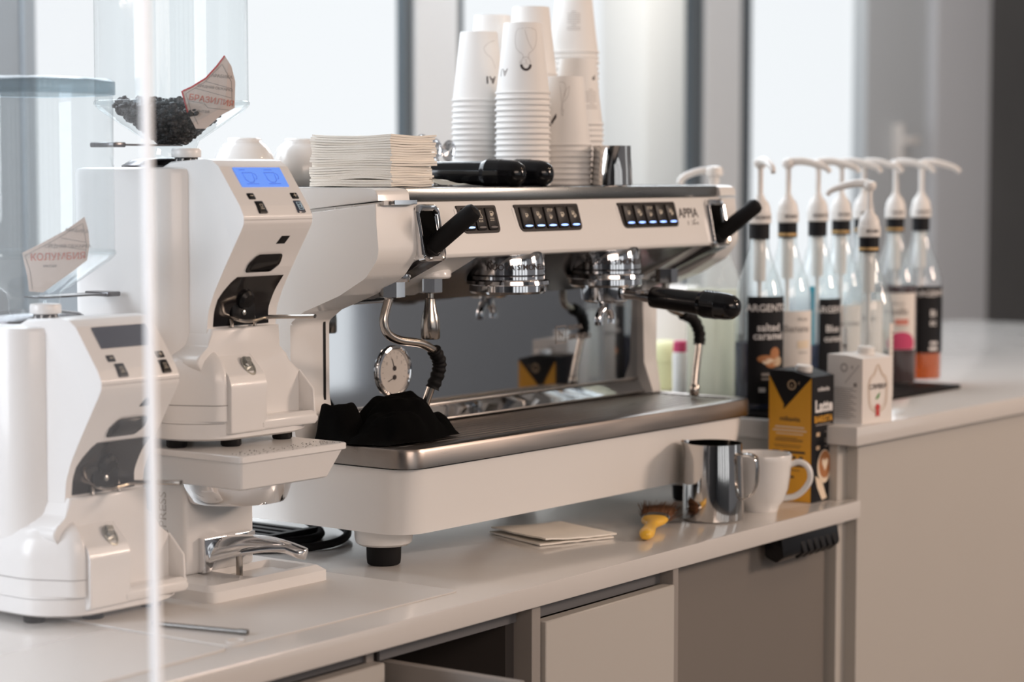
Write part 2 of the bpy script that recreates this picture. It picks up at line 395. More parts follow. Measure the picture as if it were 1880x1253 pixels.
# things in the open bay
for i, (x, y, lab) in enumerate([(-.125, .19, 'dark bottle standing further back in the open drawer bay'), (-.028, .10, 'dark bottle standing at the right of the open drawer bay')]):
    t = thing('dark_bottle', lab, 'bottle', (x, y, -.2495))
    b = BM(); lathe(b, [(.030, 0), (.032, .01), (.032, .12), (.026, .14), (.013, .16), (.013, .18)], 20); finish('body', b, 'black', t)
    b = BM(); lathe(b, [(.015, .178), (.015, .196)], 16); finish('cap', b, 'pitchsteel', t)

# raised end cabinet
RZ = .1125
t = thing('side_cabinet', 'tall pale cabinet with a raised white top at the right end', 'cabinet', (.87, -.13, FZ))
b = BM(); box(b, .004, .03, .032, .95, 0, zf + .0835, .001, 1); box(b, .03, 2.3, .012, .95, 0, zf + .0835, .001, 1); finish('carcass', b, 'cabinet', t)
b = BM(); box(b, -.003, 2.3, -.004, .97, zf + .084, zf + RZ, .002, 2); finish('raised_top', b, 'counter', t)

# under-counter switch block
t = thing('switch_block', 'black ribbed switch block fixed under the counter edge', 'switch', (.745, -.112, -.0275), R(2.05))
b = BM(); prism(b, rpoly([(-.014, 0), (.014, 0), (.012, -.028), (-.006, -.035), (-.018, -.026)], .003), 'x', -.085, .085, .003); finish('housing', b, 'gloss_black', t)
for k in range(6):
    b = BM(); prism(b, rpoly([(-.014, -.006), (-.021, -.026), (-.008, -.037), (-.004, -.03)], .002), 'x', -.03 + k * .019, -.018 + k * .019, .0015); finish('key', b, 'black', t)

# ------------------------------------------------------------------ espresso machine
mach = thing('espresso_machine', 'white two-group espresso machine with black button panels on the counter', 'coffee machine', (0, 0, 0))
W = .80
# base
b = BM()
pts = rpoly([(.004, .006), (W - .004, .006), (W - .004, .47), (.004, .47)], [.045, .045, .03, .03], 8)
n = len(pts); rings = []
for k in range(9):
    s = k / 8; z = .047 + s * (.128 - .047)
    ring = []
    for (x, y) in pts:
        q = (1 - s)
        if x > .6: x = x - ((x - .6) / .2) ** 2 * .055 * q ** 2.2
        if y > .25: z2 = z + 0 * q
        ring.append((x, y + .004 * q if y < .2 else y, z))
    rings.append(ring)
loft(b, rings); finish('base_housing', b, 'white', mach, 50)
b = BM(); prism(b, rpoly([(.003, .004), (W - .003, .004), (W - .003, .468), (.003, .468)], [.045, .045, .03, .03], 8), 'z', .1275, .1295); finish('base_gasket', b, 'black', mach)
for (x, y) in ((.050, .083), (.745, .085), (.053, .42), (.745, .42)):
    b = BM(); lathe(b, [(.0185, 0), (.0208, .002), (.0215, .008), (.0222, .032)], 28, frame((x, y, 0))); f = finish('foot', b, 'rubber', mach)
    b = BM(); lathe(b, [(.031, .0255), (.0350, .0285), (.0365, .035), (.0375, .058)], 32, frame((x, y, 0))); finish('foot_collar', b, 'white', f)
# drip tray
b = BM()
out = rpoly([(0, 0), (W, 0), (W, .225), (0, .225)], [.032, .032, .01, .01], 8)
inn = rpoly([(.018, .022), (W - .018, .022), (W - .018, .21), (.018, .21)], [.018, .018, .008, .008], 8)
def zs(pp, z): return [(x, y, z) for x, y in pp]
def inset(pp, d): return [(x + (d if x < W / 2 else -d) * (1 if abs(x - W / 2) > .36 else 0), y + (d if y < .1 else -d), ) for x, y in pp]
def lerp(A, B, s): return [(a[0] * (1 - s) + c[0] * s, a[1] * (1 - s) + c[1] * s) for a, c in zip(A, B)]
loft(b, [zs(out, .1295), zs(out, .149), zs(lerp(out, inn, .08), .1528), zs(lerp(out, inn, .22), .1542), zs(lerp(out, inn, .9), .1545), zs(inn, .1535), zs(inn, .1485)], True)
finish('drip_tray', b, 'traysteel', mach, 40)
b = BM()
for k in range(13): y = .026 + k * .0145; box(b, .024, W - .024, y, y + .0105, .1487, .1525, .0012, 1)
box(b, .022, W - .022, .024, .208, .1483, .1492)
finish('drip_grate', b, 'traysteel', mach)
# cheeks (side panels)
prof = [(.046, .4505), (.0435, .42), (.0400, .386), (.062, .360), (.105, .337), (.165, .315), (.187, .300), (.187, .25), (.187, .205), (.180, .165), (.176, .129), (.49, .129), (.505, .30), (.49, .427), (.16, .4375)]
prad = [.0, .0, .030, .03, .05, .02, .01, .0, .03, .02, 0, .02, .05, .004, .02]
for x0, x1, sd_ in ((-.006, .066, 'lo'), (.774, .814, 'hi')):
    b = BM(); prism(b, rpoly(prof, prad, 6), 'x', x0, x1, .034 if sd_ == 'lo' else .02, 7, sd_); finish('side_panel', b, 'white', mach, 60)
capprof = [(.044, .4540), (.16, .4425), (.49, .433), (.49, .452), (.46, .4695), (.064, .4695), (.046, .4675)]
for x0, x1, sd_ in ((-.004, .056, 'lo'), (.768, .812, 'hi')):
    b = BM(); prism(b, rpoly(capprof, [.0, .01, .003, .02, .03, .03, .02], 5), 'x', x0, x1, .012, 4, sd_); c_ = finish('top_cap', b, 'white', mach, 55)
b = BM(); prism(b, [(.040, .4485), (.06, .4466), (.16, .438), (.485, .4285), (.485, .4325), (.16, .4425), (.06, .4510), (.040, .4540)], 'x', .002, .060, .001, 1); finish('seam_strip', b, 'steel', mach)
b = BM(); prism(b, [(.0345, .4492), (.060, .4470), (.060, .4510), (.0345, .4545)], 'x', .016, .060, .0008, 1); finish('chrome_tab', b, 'chrome', mach)
# upper body, back column and top tray
b = BM(); prism(b, [(.055, .452), (.055, .386), (.19, .335), (.49, .335), (.49, .452)], 'x', .062, .776, .004); finish('upper_body', b, 'darksteel', mach)
b = BM(); box(b, .05, .765, .205, .49, .129, .34, .004); finish('back_column', b, 'white', mach)
b = BM(); box(b, .055, .768, .05, .495, .4525, .4693, .002, 2); finish('cup_tray', b, 'edgesteel', mach)
b = BM()
for seg in range(18): 
    y = .075 + seg * .023; box(b, .075, .75, y, y + .012, .4691, .4699)
finish('tray_slots', b, 'darksteel', mach)
# front panel, slightly raked
def pan(x, z, d=0.): # point on panel plane, d = in front of it
    y = .050 - .015 * (.453 - z) / .070
    return Vector((x, y - d, z))
b = BM(); prism(b, rpoly([(.0500, .4520), (.0345, .386), (.036, .3815), (.062, .3775), (.075, .38), (.075, .452)], [.002, .004, .003, .004, 0, 0]), 'x', .0665, .775, .002); finish('front_panel', b, 'white', mach)
b = BM(); prism(b, rpoly([(.040, .383), (.095, .3545), (.150, .328), (.165, .33), (.165, .38), (.06, .384)], [.002, .02, .01, 0, 0, 0]), 'x', .064, .190, .004); finish('wand_housing', b, 'white', mach)
b = BM(); prism(b, rpoly([(.045, .383), (.095, .3545), (.150, .328), (.165, .33), (.165, .38), (.06, .384)], [.002, .02, .01, 0, 0, 0]), 'x', .705, .776, .004); finish('wand_housing', b, 'white', mach)
b = BM(); prism(b, [(.044, .382), (.185, .318), (.20, .325), (.20, .385), (.07, .386)], 'x', .188, .707, .002); finish('group_cover', b, 'darksteel', mach)
# panel direction vectors
pu = (pan(0, .44) - pan(0, .40)).normalized(); pn = Vector((1, 0, 0)).cross(pu)  # pn points to +y? checked below
if pn.y > 0: pn = -pn
def PM(x, z, d=.0012): return plane_m(pan(x, z, d), (1, 0, 0), pu)
# lever bezels
def bezel(x0, wd, tip, base):
    m = PM(x0, .4135, .002)
    b = BM(); outer = rpoly([(-wd / 2, -.036), (wd / 2, -.036), (wd / 2, .0355), (-wd / 2, .0355)], .009, 7); inner = [(p[0] * .74, p[1] * .86) for p in outer]
    inner = [(math.copysign(1, p[0]) * wd * .41 * abs(math.cos(a)) ** .8, .031 * math.copysign(1, p[1]) * abs(math.sin(a)) ** .8) for p, a in ((q, math.atan2(q[1] / .036, q[0] / (wd / 2))) for q in outer)]
    V = lambda pp, h: [m @ Vector((x, y, h)) for x, y in pp]
    loft(b, [V(outer, -.006), V(outer, .003), V(lerp(outer, inner, .25), .0052), V(lerp(outer, inner, .7), .0045), V(inner, .002), V(inner, -.016)], False)
    z = finish('lever_bezel', b, 'chrome', mach, 40)
    b = BM(); poly(b, [(x * 1.02, y * 1.02) for x, y in inner], m @ Matrix.Translation((0, 0, .0005))); finish('lever_slot', b, 'void', z)
    b = BM(); lathe(b, [(.0, -.012), (.010, -.009), (.0145, -.002), (.014, .006), (.0, .010)], 20, frame(base, Vector(tip) - Vector(base))); 
    d = Vector(tip) - Vector(base); L = d.length
    lathe(b, [(.0110, 0), (.0118, .012), (.0118, L * .5), (.0116, L - .007), (.009, L - .002), (.004, L)], 18, frame(base, d)); finish('lever', b, 'rubber', z)
    # chrome strip running back under the bezel
    b = BM(); prism(b, rpoly([(.030, .3795), (.040, .384), (.150, .334), (.146, .3265), (.09, .3515)], .002), 'x', x0 - wd / 2 + .006, x0 + wd / 2 - .004, .002); finish('bezel_strip', b, 'darksteel', mach)
    return z
bezel(.088, .044, (.110, -.018, .4435), (.090, .042, .392))
bezel(.752, .044, (.776, -.018, .4435), (.755, .042, .392))
# button modules
def cupicon(b, m, cx, cy, s):
    ribbon(b, [(cx - s, cy + s), (cx + s, cy + s), (cx + s * .8, cy - s * .8), (cx + s * .4, cy - s * 1.1), (cx - s * .4, cy - s * 1.1), (cx - s * .8, cy - s * .8)], s * .42, m, closed=True)
    poly(b, [(cx - s * .8, cy + s * .2), (cx + s * .8, cy + s * .2), (cx + s * .7, cy - s * .8), (cx - s * .7, cy - s * .8)], m)
    ribbon(b, circ(cx + s * 1.15, cy + .1 * s, s * .6, s * .6, 7, -PI / 2, PI / 2, False), s * .35, m)
def module(x0, x1, kinds):
    zt, zb = .446, .4105; xc = (x0 + x1) / 2; zc = (zt + zb) / 2; m = PM(xc, zc, .0002); h = (zt - zb) / 2 * 1.02; w = (x1 - x0) / 2
    P = rpoly([(-w, h), (w, h), (w + .004, -h), (-w + .008, -h)], [.001, .004, .008, .012], 6)
    P2 = rpoly([(-w - .004, h - .004), (w + .003, h - .004), (w + .0065, -h - .003), (-w + .004, -h - .003)], [.002, .004, .009, .014], 6)
    b = BM(); loft(b, [[m @ Vector((x, y, -.002)) for x, y in P2], [m @ Vector((x, y, .0004)) for x, y in P2]]); pl = finish('button_surround', b, 'white2', mach)
    b = BM(); loft(b, [[m @ Vector((x, y, -.001)) for x, y in P], [m @ Vector((x, y, .0014)) for x, y in P]]); pl = finish('button_module', b, 'module', mach)
    nk = len(kinds); stp = (2 * w - .010) / nk; bw = stp * .80
    for k, kd in enumerate(kinds):
        cx = -w + .0085 + stp * (k + .5) - .001
        b = BM(); r_ = rpoly([(cx - bw / 2 - .001, h * .80), (cx + bw / 2 - .001, h * .80), (cx + bw / 2 + .0025, -h * .80), (cx - bw / 2 + .0025, -h * .80)], [.001, .001, .003, .003], 4)
        loft(b, [[m @ Vector((x, y, .001)) for x, y in r_], [m @ Vector((x, y, .0032)) for x, y in r_], [m @ Vector((cx + (x - cx) * .92, y * .94, .0038)) for x, y in r_]]); bt = finish('button', b, 'button', pl)
        lit = not kd.endswith('-')
        b = BM(); q = m @ Matrix.Translation((0, 0, .0043)); poly(b, circ(cx + .0022, -h * .60, bw * .40, .0013, 14), q); finish('indicator_light', b, 'led' if lit else 'ledoff', bt)
        b = BM(); q = m @ Matrix.Translation((0, 0, .0042)); s = .0022; cy = h * .18
        kd = kd.rstrip('-')
        if kd == 'power': ribbon(b, circ(cx, cy, .0045, .0050, 12, PI * .72, PI * 2.28, False), .0012, q); ribbon(b, [(cx, cy + .001), (cx, cy + .0066)], .0012, q)
        elif kd == 'clean':
            ribbon(b, [(cx - .001, cy + .0075), (cx + .001, cy + .0075), (cx + .001, cy + .004), (cx + .0038, cy), (cx + .0038, cy - .003), (cx - .0038, cy - .003), (cx - .0038, cy), (cx - .001, cy + .004)], .0009, q, closed=True)
            for dx in (-.003, 0, .003): ribbon(b, [(cx + dx, cy - .005), (cx + dx, cy - .0075)], .0012, q)
        elif kd == 'warm':
            cupicon(b, q, cx, cy + .0035, .0026)
            for dy in (-.003, -.0055): ribbon(b, [(cx - .004 + i * .001, cy + dy + (.0006 if i % 2 else -.0006)) for i in range(9)], .0008, q)
        elif kd == 'one': cupicon(b, q, cx, cy, s)
        elif kd == 'two': cupicon(b, q, cx - .0018, cy + .0018, s); cupicon(b, q, cx + .0016, cy - .002, s)
        elif kd == 'big': cupicon(b, q, cx, cy, s * 1.2)
        elif kd == 'stop': text(b, 'STOP', .0052, q @ Matrix.Translation((cx, cy + .006, 0)), bold=.02); cupicon(b, q, cx, cy - .003, s)
        finish('button_icon', b, 'icon', bt)
module(.1495, .2300, ['power', 'clean-', 'warm-'])
module(.2690, .4105, ['one', 'two', 'stop', 'big', 'two'])
module(.5050, .6480, ['one', 'two', 'stop', 'big', 'two'])
b = BM(); text(b, 'APPIA', .0195, PM(.6815, .4290, .0006), bold=.018); finish('model_lettering', b, 'print_dark', mach)
b = BM(); text(b, 'Life', .022, PM(.690, .4115, .0006) @ Matrix.Rotation(R(8), 4, 'Z'), shear=.3); finish('script_lettering', b, 'print_dark', mach)
# mirror back plate, post and lower splash strip
b = BM(); box(b, .058, .765, .189, .196, .174, .322, .0006, 1); bp_ = finish('back_plate', b, 'mirror', mach)
b = BM(); box(b, .0545, .0585, .186, .197, .15, .322); finish('plate_gap', b, 'black', mach)
b = BM(); prism(b, [(.1885, .1755), (.176, .1565), (.182, .1545), (.196, .1755)], 'x', .060, .765, .0006); finish('splash_strip', b, 'mirror', mach)
b = BM(); box(b, .060, .765, .1855, .1905, .1742, .1772, .0008); box(b, .060, .765, .1735, .178, .1548, .1575, .0008); box(b, .062, .76, .186, .192, .318, .3215, .0006); finish('plate_trim', b, 'steel', mach)
b = BM(); prism(b, rpoly([(.178, .33), (.176, .20), (.158, .154), (.21, .150), (.21, .33)], [0, .03, .004, 0, 0]), 'x', .764, .786, .003); finish('right_post', b, 'white', mach)
b = BM(); text(b, 'NUOVA', .010, plane_m((.585, .1885, .262), (1, 0, 0), (0, 0, 1)), 'LEFT', .01); text(b, 'SIMONELLI', .012, plane_m((.585, .1885, .248), (1, 0, 0), (0, 0, 1)), 'LEFT', .01)
ribbon(b, [(-.012, -.012), (.012, -.012), (.012, .012), (-.012, .012)], .0022, plane_m((.568, .1885, .253), (1, 0, 0), (0, 0, 1)), closed=True); text(b, 'N', .016, plane_m((.568, .1885, .253), (1, 0, 0), (0, 0, 1)))
finish('plate_lettering', b, 'print_grey', mach)
# pressure gauge
gx, gz = .193, .226
gm = frame((gx, .189, gz), (0, -1, 0), (1, 0, 0))
b = BM(); lathe(b, [(.0335, 0), (.0345, .0025), (.0338, .0042), (.0312, .0050), (.0296, .0042), (.0285, .0012)], 40, gm, True, False); ga = finish('gauge_bezel', b, 'chrome', mach)
b = BM(); lathe(b, [(.0288, .0010), (.0288, .0016)], 36, gm); di = finish('gauge_dial', b, 'dial', ga)
b = BM(); gd = gm @ Matrix.Translation((0, 0, .0021))
for cy, a in ((.004, 112), (-.008, 200)):
    poly(b, circ(0.001, cy, .0038, .0034, 12), gd)
    q = Vector((.001, cy)); d = Vector((math.cos(R(-a)), math.sin(R(-a))));
    ribbon(b, [tuple(q), (q.x + d.x * .014, q.y - d.y * .014)], .0012, gd)
finish('gauge_needle', b, 'print_dark', di)
b = BM()
for k in range(13):
    a = R(-30 + k * 20); ribbon(b, [(.022 * math.cos(a), .003 + .021 * math.sin(a)), (.0245 * math.cos(a), .003 + .0235 * math.sin(a))], .0007, gd)
for i, s in enumerate('0123'): a = R(150 - i * 40); text(b, s, .0055, gd @ Matrix.Translation((.017 * math.cos(a), .003 + .016 * math.sin(a), 0)))
finish('gauge_marks', b, 'print_grey', di)
# group heads
def group(gx, gy):
    b = BM()
    lathe(b, [(.044, .390), (.0485, .384), (.0500, .362), (.0500, .3475), (.0550, .3455), (.0560, .3410), (.0515, .3395), (.0515, .3315), (.0485, .3285), (.030, .3285)], 56, frame((gx, gy, 0)))
    g = finish('group_head', b, 'chrome', mach, 35)
    b = BM(); lathe(b, [(.0502, .3515), (.0510, .352), (.0510, .3535), (.0502, .354)], 44, frame((gx, gy, 0)), False, False); finish('group_ring', b, 'darksteel', g)
    b = BM(); a0 = to_cam(gx, gy) + .35
    text(b, 'NUOVA SIMONELLI', .011, None, bold=.012, wrap=lambda x, y: Vector((gx + .0504 * math.cos(a0 + x / .0504), gy + .0504 * math.sin(a0 + x / .0504), .3640 + y))); finish('group_lettering', b, 'print_dark', g)
    return g
GX1, GX2, GY = .304, .529, .083
group(GX1, GY); group(GX2, GY)
# steam wands and hot water spout
def nut(name, x, y, z0, z1, r, par, m='chrome'):
    b = BM(); lathe(b, [(r * .9, z0), (r, z0 + .001), (r, z1)], 6, frame((x, y, 0))); return finish(name, b, m, par, 20)
b = BM(); pipe(b, [(.0745, .09, .350), (.0735, .09, .338), (.0665, .09, .3235), (.0590, .089, .304), (.0635, .087, .288), (.084, .085, .2785), (.1235, .083, .272), (.150, .083, .2605), (.161, .084, .2460), (.160, .087, .228), (.1545, .092, .2140), (.1465, .100, .18), (.1435, .105, .158)], .0056, 14, 6); wd_ = finish('steam_wand', b, 'wandsteel', mach, 60)
nut('wand_nut', .076, .09, .332, .353, .0165, wd_)
b = BM(); lathe(b, [(.018, .352), (.020, .358), (.019, .366)], 24, frame((.080, .088, 0))); finish('wand_collar', b, 'chrome', wd_)
def sleeve(pts, par, n=26):
    sp = smoothpath(pts, 8); b = BM(); tube(b, sp, [.0088 + .0009 * math.sin(i * 1.9) for i in range(len(sp))], 14); return finish('wand_sleeve', b, 'rubber', par, 60)
sleeve([(.149, .083, .2625), (.161, .084, .2475), (.1615, .086, .232), (.1555, .091, .212), ], wd_)
b = BM(); pipe(b, [(.7015, .095, .345), (.700, .095, .318), (.703, .094, .297), (.712, .092, .286), (.738, .088, .278), (.762, .085, .268), (.772, .083, .25), (.770, .081, .232), (.760, .079, .198), (.752, .077, .164)], .0056, 14, 6)
lathe(b, [(.004, -.003), (.0072, .0), (.0072, .012), (.0056, .016)], 14, frame((.7512, .077, .158), (.008, .002, .034))); wr_ = finish('steam_wand', b, 'wandsteel', mach, 60)
nut('wand_nut', .702, .095, .326, .347, .0165, wr_)
sleeve([(.735, .0885, .279), (.760, .0855, .2695), (.773, .083, .250), (.7705, .081, .232)], wr_)
nt_ = nut('spout_nut', .163, .10, .334, .3525, .0155, mach)
b = BM(); lathe(b, [(.022, .353), (.024, .355), (.024, .361), (.022, .364)], 28, frame((.165, .098, 0))); finish('spout_collar', b, 'white', nt_)
b = BM(); lathe(b, [(.0045, .336), (.0045, .3275), (.0065, .3265), (.007, .3215), (.0085, .313), (.0115, .302), (.0125, .294), (.0125, .2765), (.011, .2745)], 24, frame((.163, .10, 0)), cap1=False); finish('hot_water_spout', b, 'wandsteel', nt_)

# ------------------------------------------------------------------ portafilters
def portafilter(name, label, origin, d, rotx=0., spout=True, tilt=0.):
    """origin = basket centre; d = unit direction of handle"""
    t = thing(name, label, 'portafilter', origin)
    d = Vector(d).normalized()
    b = BM(); lathe(b, [(.026, -.016), (.033, -.012), (.0345, .0), (.0345, .012), (.036, .0135), (.036, .0165), (.031, .0165), (.029, -.010)], 36, None, True, True); bs = finish('basket_holder', b, 'chrome', t)
    b = BM(); p0 = d * .030; p1 = d * .078
    tube(b, [p0, p0 * .5 + p1 * .5, p1], [.0085, .0075, .0095], 14); finish('neck', b, 'chrome', bs)
    fr = frame(d * .074, d)
    b = BM(); lathe(b, [(.011, 0), (.0142, .001), (.0148, .006), (.0150, .02), (.0158, .055), (.0166, .075), (.0168, .077), (.0186, .080)] + [(.0186 + (.0011 if k % 2 else .0002), .082 + k * .0022) for k in range(10)] + [(.0188, .105), (.0185, .116), (.0165, .126), (.0115, .133), (.004, .1362)], 28, fr); finish('handle', b, 'gloss_black', t, 50)
    if spout:
        b = BM()
        tube(b, [(0, 0, -.014), (0, 0, -.026)], [.010, .009], 14)
        for s in (-1, 1):
            pipe(b, [(0, 0, -.022), (.010 * s, .0, -.028), (.016 * s, .0, -.038), (.0155 * s, 0, -.047)], .0062, 12, 4)
        finish('spout', b, 'chrome', bs)
    return t
portafilter('portafilter', 'portafilter with black handle locked in the right group head', (GX2, GY, .3215), (.10, -1, -.085))
portafilter('portafilter', 'portafilter lying on the machine top, its handle nearest the front edge', (.2585 - .0, .262, .4895), (.30, -1.19, -.02), spout=False)
portafilter('portafilter', 'portafilter lying on the machine top, handle end behind the first', (.3265, .265, .4895), (.268, -1.18, -.02), spout=False)

# ------------------------------------------------------------------ grinders
def grinder(label, loc, lit, beans):
    t = thing('coffee_grinder', label, 'coffee grinder', loc)
    # tall rear block
    b = BM()
    def rr(w, y0, y1, rad, z): return [(x, y, z) for x, y in rpoly([(-w, y0), (w, y0), (w, y1), (-w, y1)], rad, 8)]
    loft(b, [rr(.088, .088, .268, .05, .012), rr(.089, .087, .269, .05, .10), rr(.0895, .086, .27, .05, .315), rr(.088, .0875, .2685, .05, .3205), rr(.082, .093, .262, .045, .3225)])
    body = finish('motor_body', b, 'white2', t, 50)
    # neck and head
    neck = [(.12, .329), (.064, .3320), (.050, .3305), (.039, .3235), (.006, .279), (.0, .2675), (.0, .259), (.004, .2515), (.017, .231), (.032, .207), (.048, .180), (.0575, .158), (.0605, .134), (.060, .10), (.060, .02), (.14, .02), (.14, .32)]
    b = BM(); prism(b, rpoly(neck, [.0, .01, .006, .006, .008, .006, .006, .008, .03, .04, .04, .04, .03, 0, 0, 0, 0], 4), 'x', -.057, .056, .016, 5); finish('head_and_neck', b, 'white2', t, 60)
    # head seam
    b = BM(); box(b, -.0562, .0562, -.0004, .03, .2628, .2634); finish('head_seam', b, 'seam', t)
    # base
    b = BM()
    def base(z, g=0.):
        p = rpoly([(-.092 + g, .075), (-.06 + g, .034 + g), (.06 - g, .030 + g), (.092 - g, .046 + g), (.092 - g, .24), (-.092 + g, .27)], [.06, .05, .05, .012, .03, .05], 8)
        return [(x, y, z) for x, y in p]
    loft(b, [base(.0105, .004), base(.013), base(.030)]); bs = finish('base_ring', b, 'white2', t, 50)
    def base2(z, g=0.):
        p = rpoly([(-.092 + g, .085), (-.068 + g * .4, .036 + g * .9), (-.0515, .0285 + g * .95), (-.0505, .062), (.0915 - g, .0615), (.0915 - g, .24), (-.092 + g, .27)], [.05, .02, .006, .003, .012, .03, .05], 8)
        return [(x, y, z) for x, y in p]
    b = BM(); loft(b, [base(.0305, .0005), base(.0335, .0005)]); loft(b, [base2(.0335, .0005), base2(.0512, .0005)]); loft(b, [base2(.0520, .0005), base2(.075, .0005), base2(.090, .003), base2(.102, .010), base2(.111, .022), base2(.116, .036)]); finish('base_shell', b, 'white2', t, 50)
    # front apron, with an open niche at its right
    b = BM(); prism(b, rpoly([(.0275, .018), (.0265, .074), (.031, .085), (.060, .113), (.0605, .140), (.10, .140), (.10, .018)], [.004, .02, .01, .02, 0, 0, 0], 4), 'x', -.052, .006, .007, 4); apo = finish('apron', b, 'white2', t, 60)
    b = BM(); prism(b, rpoly([(-.05, .018), (.0925, .018), (.0925, .079), (.056, .106), (.0565, .138), (-.055, .138), (-.062, .118), (-.085, .100), (-.05, .07)], [0, .004, .006, .012, 0, 0, .01, .012, .02], 4), 'y', .0535, .10, .006, 3); finish('niche_wall', b, 'white2', t, 60)
    b = BM(); prism(b, rpoly([(.0275, .0185), (.0265, .030), (.032, .0350), (.058, .0315), (.058, .0185)], [.004, .005, .004, 0, 0], 4), 'x', .0, .0928, .004, 3); finish('niche_floor', b, 'white2', t, 60)
    b = BM(); prism(b, [(.0290, .03), (.031, .060), (.054, .082), (.056, .03)], 'x', .0885, .0925, .0012, 1); finish('niche_rim', b, 'white2', t, 60)
    # oval bolt recess
    om = frame((-.012, .0388, .0935), (0, -1, .75), (1, 0, 0))
    b = BM(); lathe(b, [(.0098, 0), (.0098, .0012), (.0080, .0014), (.0072, .0004)], 24, om @ Matrix.Diagonal((.9, 1.35, 1, 1))); finish('bolt_recess', b, 'zinc', apo)
    b = BM(); lathe(b, [(.0048, 0), (.0048, .004), (.0036, .0052)], 6, om @ Matrix.Translation((-.002, .001, 0))); box(b, -.002, .007, .006, .011, .0005, .003, 0, mtx=om); finish('bolt', b, 'zinc', apo)
    # black outlet window
    b = BM()
    def neckz(z):  # y of front face at height z
        N = [(.0, .259), (.017, .231), (.032, .207), (.048, .180), (.0575, .158), (.0605, .134), (.060, .10)]
        for (a, za), (c, zc) in zip(N, N[1:]):
            if za >= z >= zc: s = (za - z) / (za - zc); return a + (c - a) * s
        return .06
    rows = []
    for k in range(12):
        z = .197 - k * (.197 - .140) / 11; s = k / 11
        xl = -.030 - .018 * min(1, s * 2.2) ** .7; xr = .047 - .006 * math.sin(s * PI * .8)
        rows.append([b.verts.new((x, neckz(z) - .0014 - (.0 if .05 < q < .95 else -.001), z)) for q, x in ((j / 8, xl + (xr - xl) * j / 8) for j in range(9))])
    for A, B in zip(rows, rows[1:]):
        for i in range(8): b.faces.new((A[i], A[i + 1], B[i + 1], B[i]))
    win = finish('outlet_window', b, 'amber', t, 60)
    b = BM(); lathe(b, [(.0115, -.004), (.0115, .002), (.008, .006), (.0, .007)], 22, frame((-.004, .050, .170), (0, -.9, -.4))); box(b, -.022, .016, .0535, .058, .145, .176, .002); finish('chute', b, 'black', win)
    b = BM(); lathe(b, [(.0030, 0), (.0030, .0015), (.0015, .002)], 12, frame((-.004, .0535, .1545), (0, -1, 0))); finish('screw', b, 'zinc', win)
    b = BM()
    for s in (-.0215, .0165): tube(b, [(s, .058, .150), (s, .056, .1435), (s, .055, .138)], .0022, 8)
    pipe(b, [(-.0215, .058, .1505), (-.021, .040, .1470), (-.012, .033, .1465), (.012, .033, .1490), (.024, .022, .1495), (.036, -.006, .1505), (.040, -.018, .1510)], .0036, 8, 5, flat=(.7, 1.2)); finish('holder_fork', b, 'wandsteel', win)
    b = BM()
    for s in (-.016, .016): prism(b, rpoly([(s - .0022, .1375), (s + .0022, .1375), (s + .0022, .128), (s - .0022, .128)], .002), 'y', .0590, .0606); 
    finish('slots', b, 'seam', t)
    # black push button above window, small sensor slot
    def onneck(pts, name, m, d=.002, par=None):
        b = BM(); lo = [(x, neckz(z) - .0, z) for x, z in pts]; hi = [(x, neckz(z) - d, z + d * .3) for x, z in pts]; c = (sum(p[0] for p in pts) / len(pts), sum(p[1] for p in pts) / len(pts))
        hi2 = [(c[0] + (x - c[0]) * .86, neckz(c[1] + (z - c[1]) * .86) - d * 1.3, c[1] + (z - c[1]) * .86 + d * .4) for x, z in pts]
        loft(b, [lo, hi, hi2]); return finish(name, b, m, t, 50)
    onneck(rpoly([(-.021, .2015), (.020, .2015), (.030, .209), (.028, .222), (-.012, .222), (-.021, .212)], .006, 4), 'dose_button', 'gloss_black', .003)
    onneck([(.010, .2345), (.024, .2345), (.028, .2435), (.014, .2435)], 'sensor_slot', 'black', .0008)
    # raked control face
    d = Vector((0, .036 - .003, .3205 - .274)).normalized()
    o = Vector((0, .0035, .274)); fm = plane_m(o, (1, 0, 0), d)
    def onface(x, s, h=0.): return fm @ Vector((x, s, h))
    b = BM(); q = rpoly([(-.037, .0315), (.040, .0315), (.040, .0585), (-.037, .0585)], .0008, 2); loft(b, [[onface(x, s, -.0005) for x, s in q], [onface(x, s, .0012) for x, s in q]]); sc = finish('display', b, 'lcd_on' if lit else 'lcd_off', t, label='lit blue display' if lit else 'dark unlit display')
    if lit:
        b = BM(); qm = fm @ Matrix.Translation((0, .0168, .0016))
        for cx in (-.018, .018):
            ribbon(b, [(cx - .009, .034), (cx + .007, .034), (cx + .006, .024), (cx + .002, .0205), (cx - .004, .0205), (cx - .008, .024)], .0012, qm, closed=True); ribbon(b, circ(cx + .0085, .029, .0032, .004, 8, -PI / 2, PI / 2, False), .0010, qm)
            ribbon(b, [(cx - .010, .0185), (cx + .010, .0185)], .0010, qm)
        ribbon(b, [(.011, .038), (.024, .038)], .001, qm); ribbon(b, [(-.03, .038), (-.02, .038)], .001, qm)
        finish('display_icons', b, 'lcd_ink', sc)
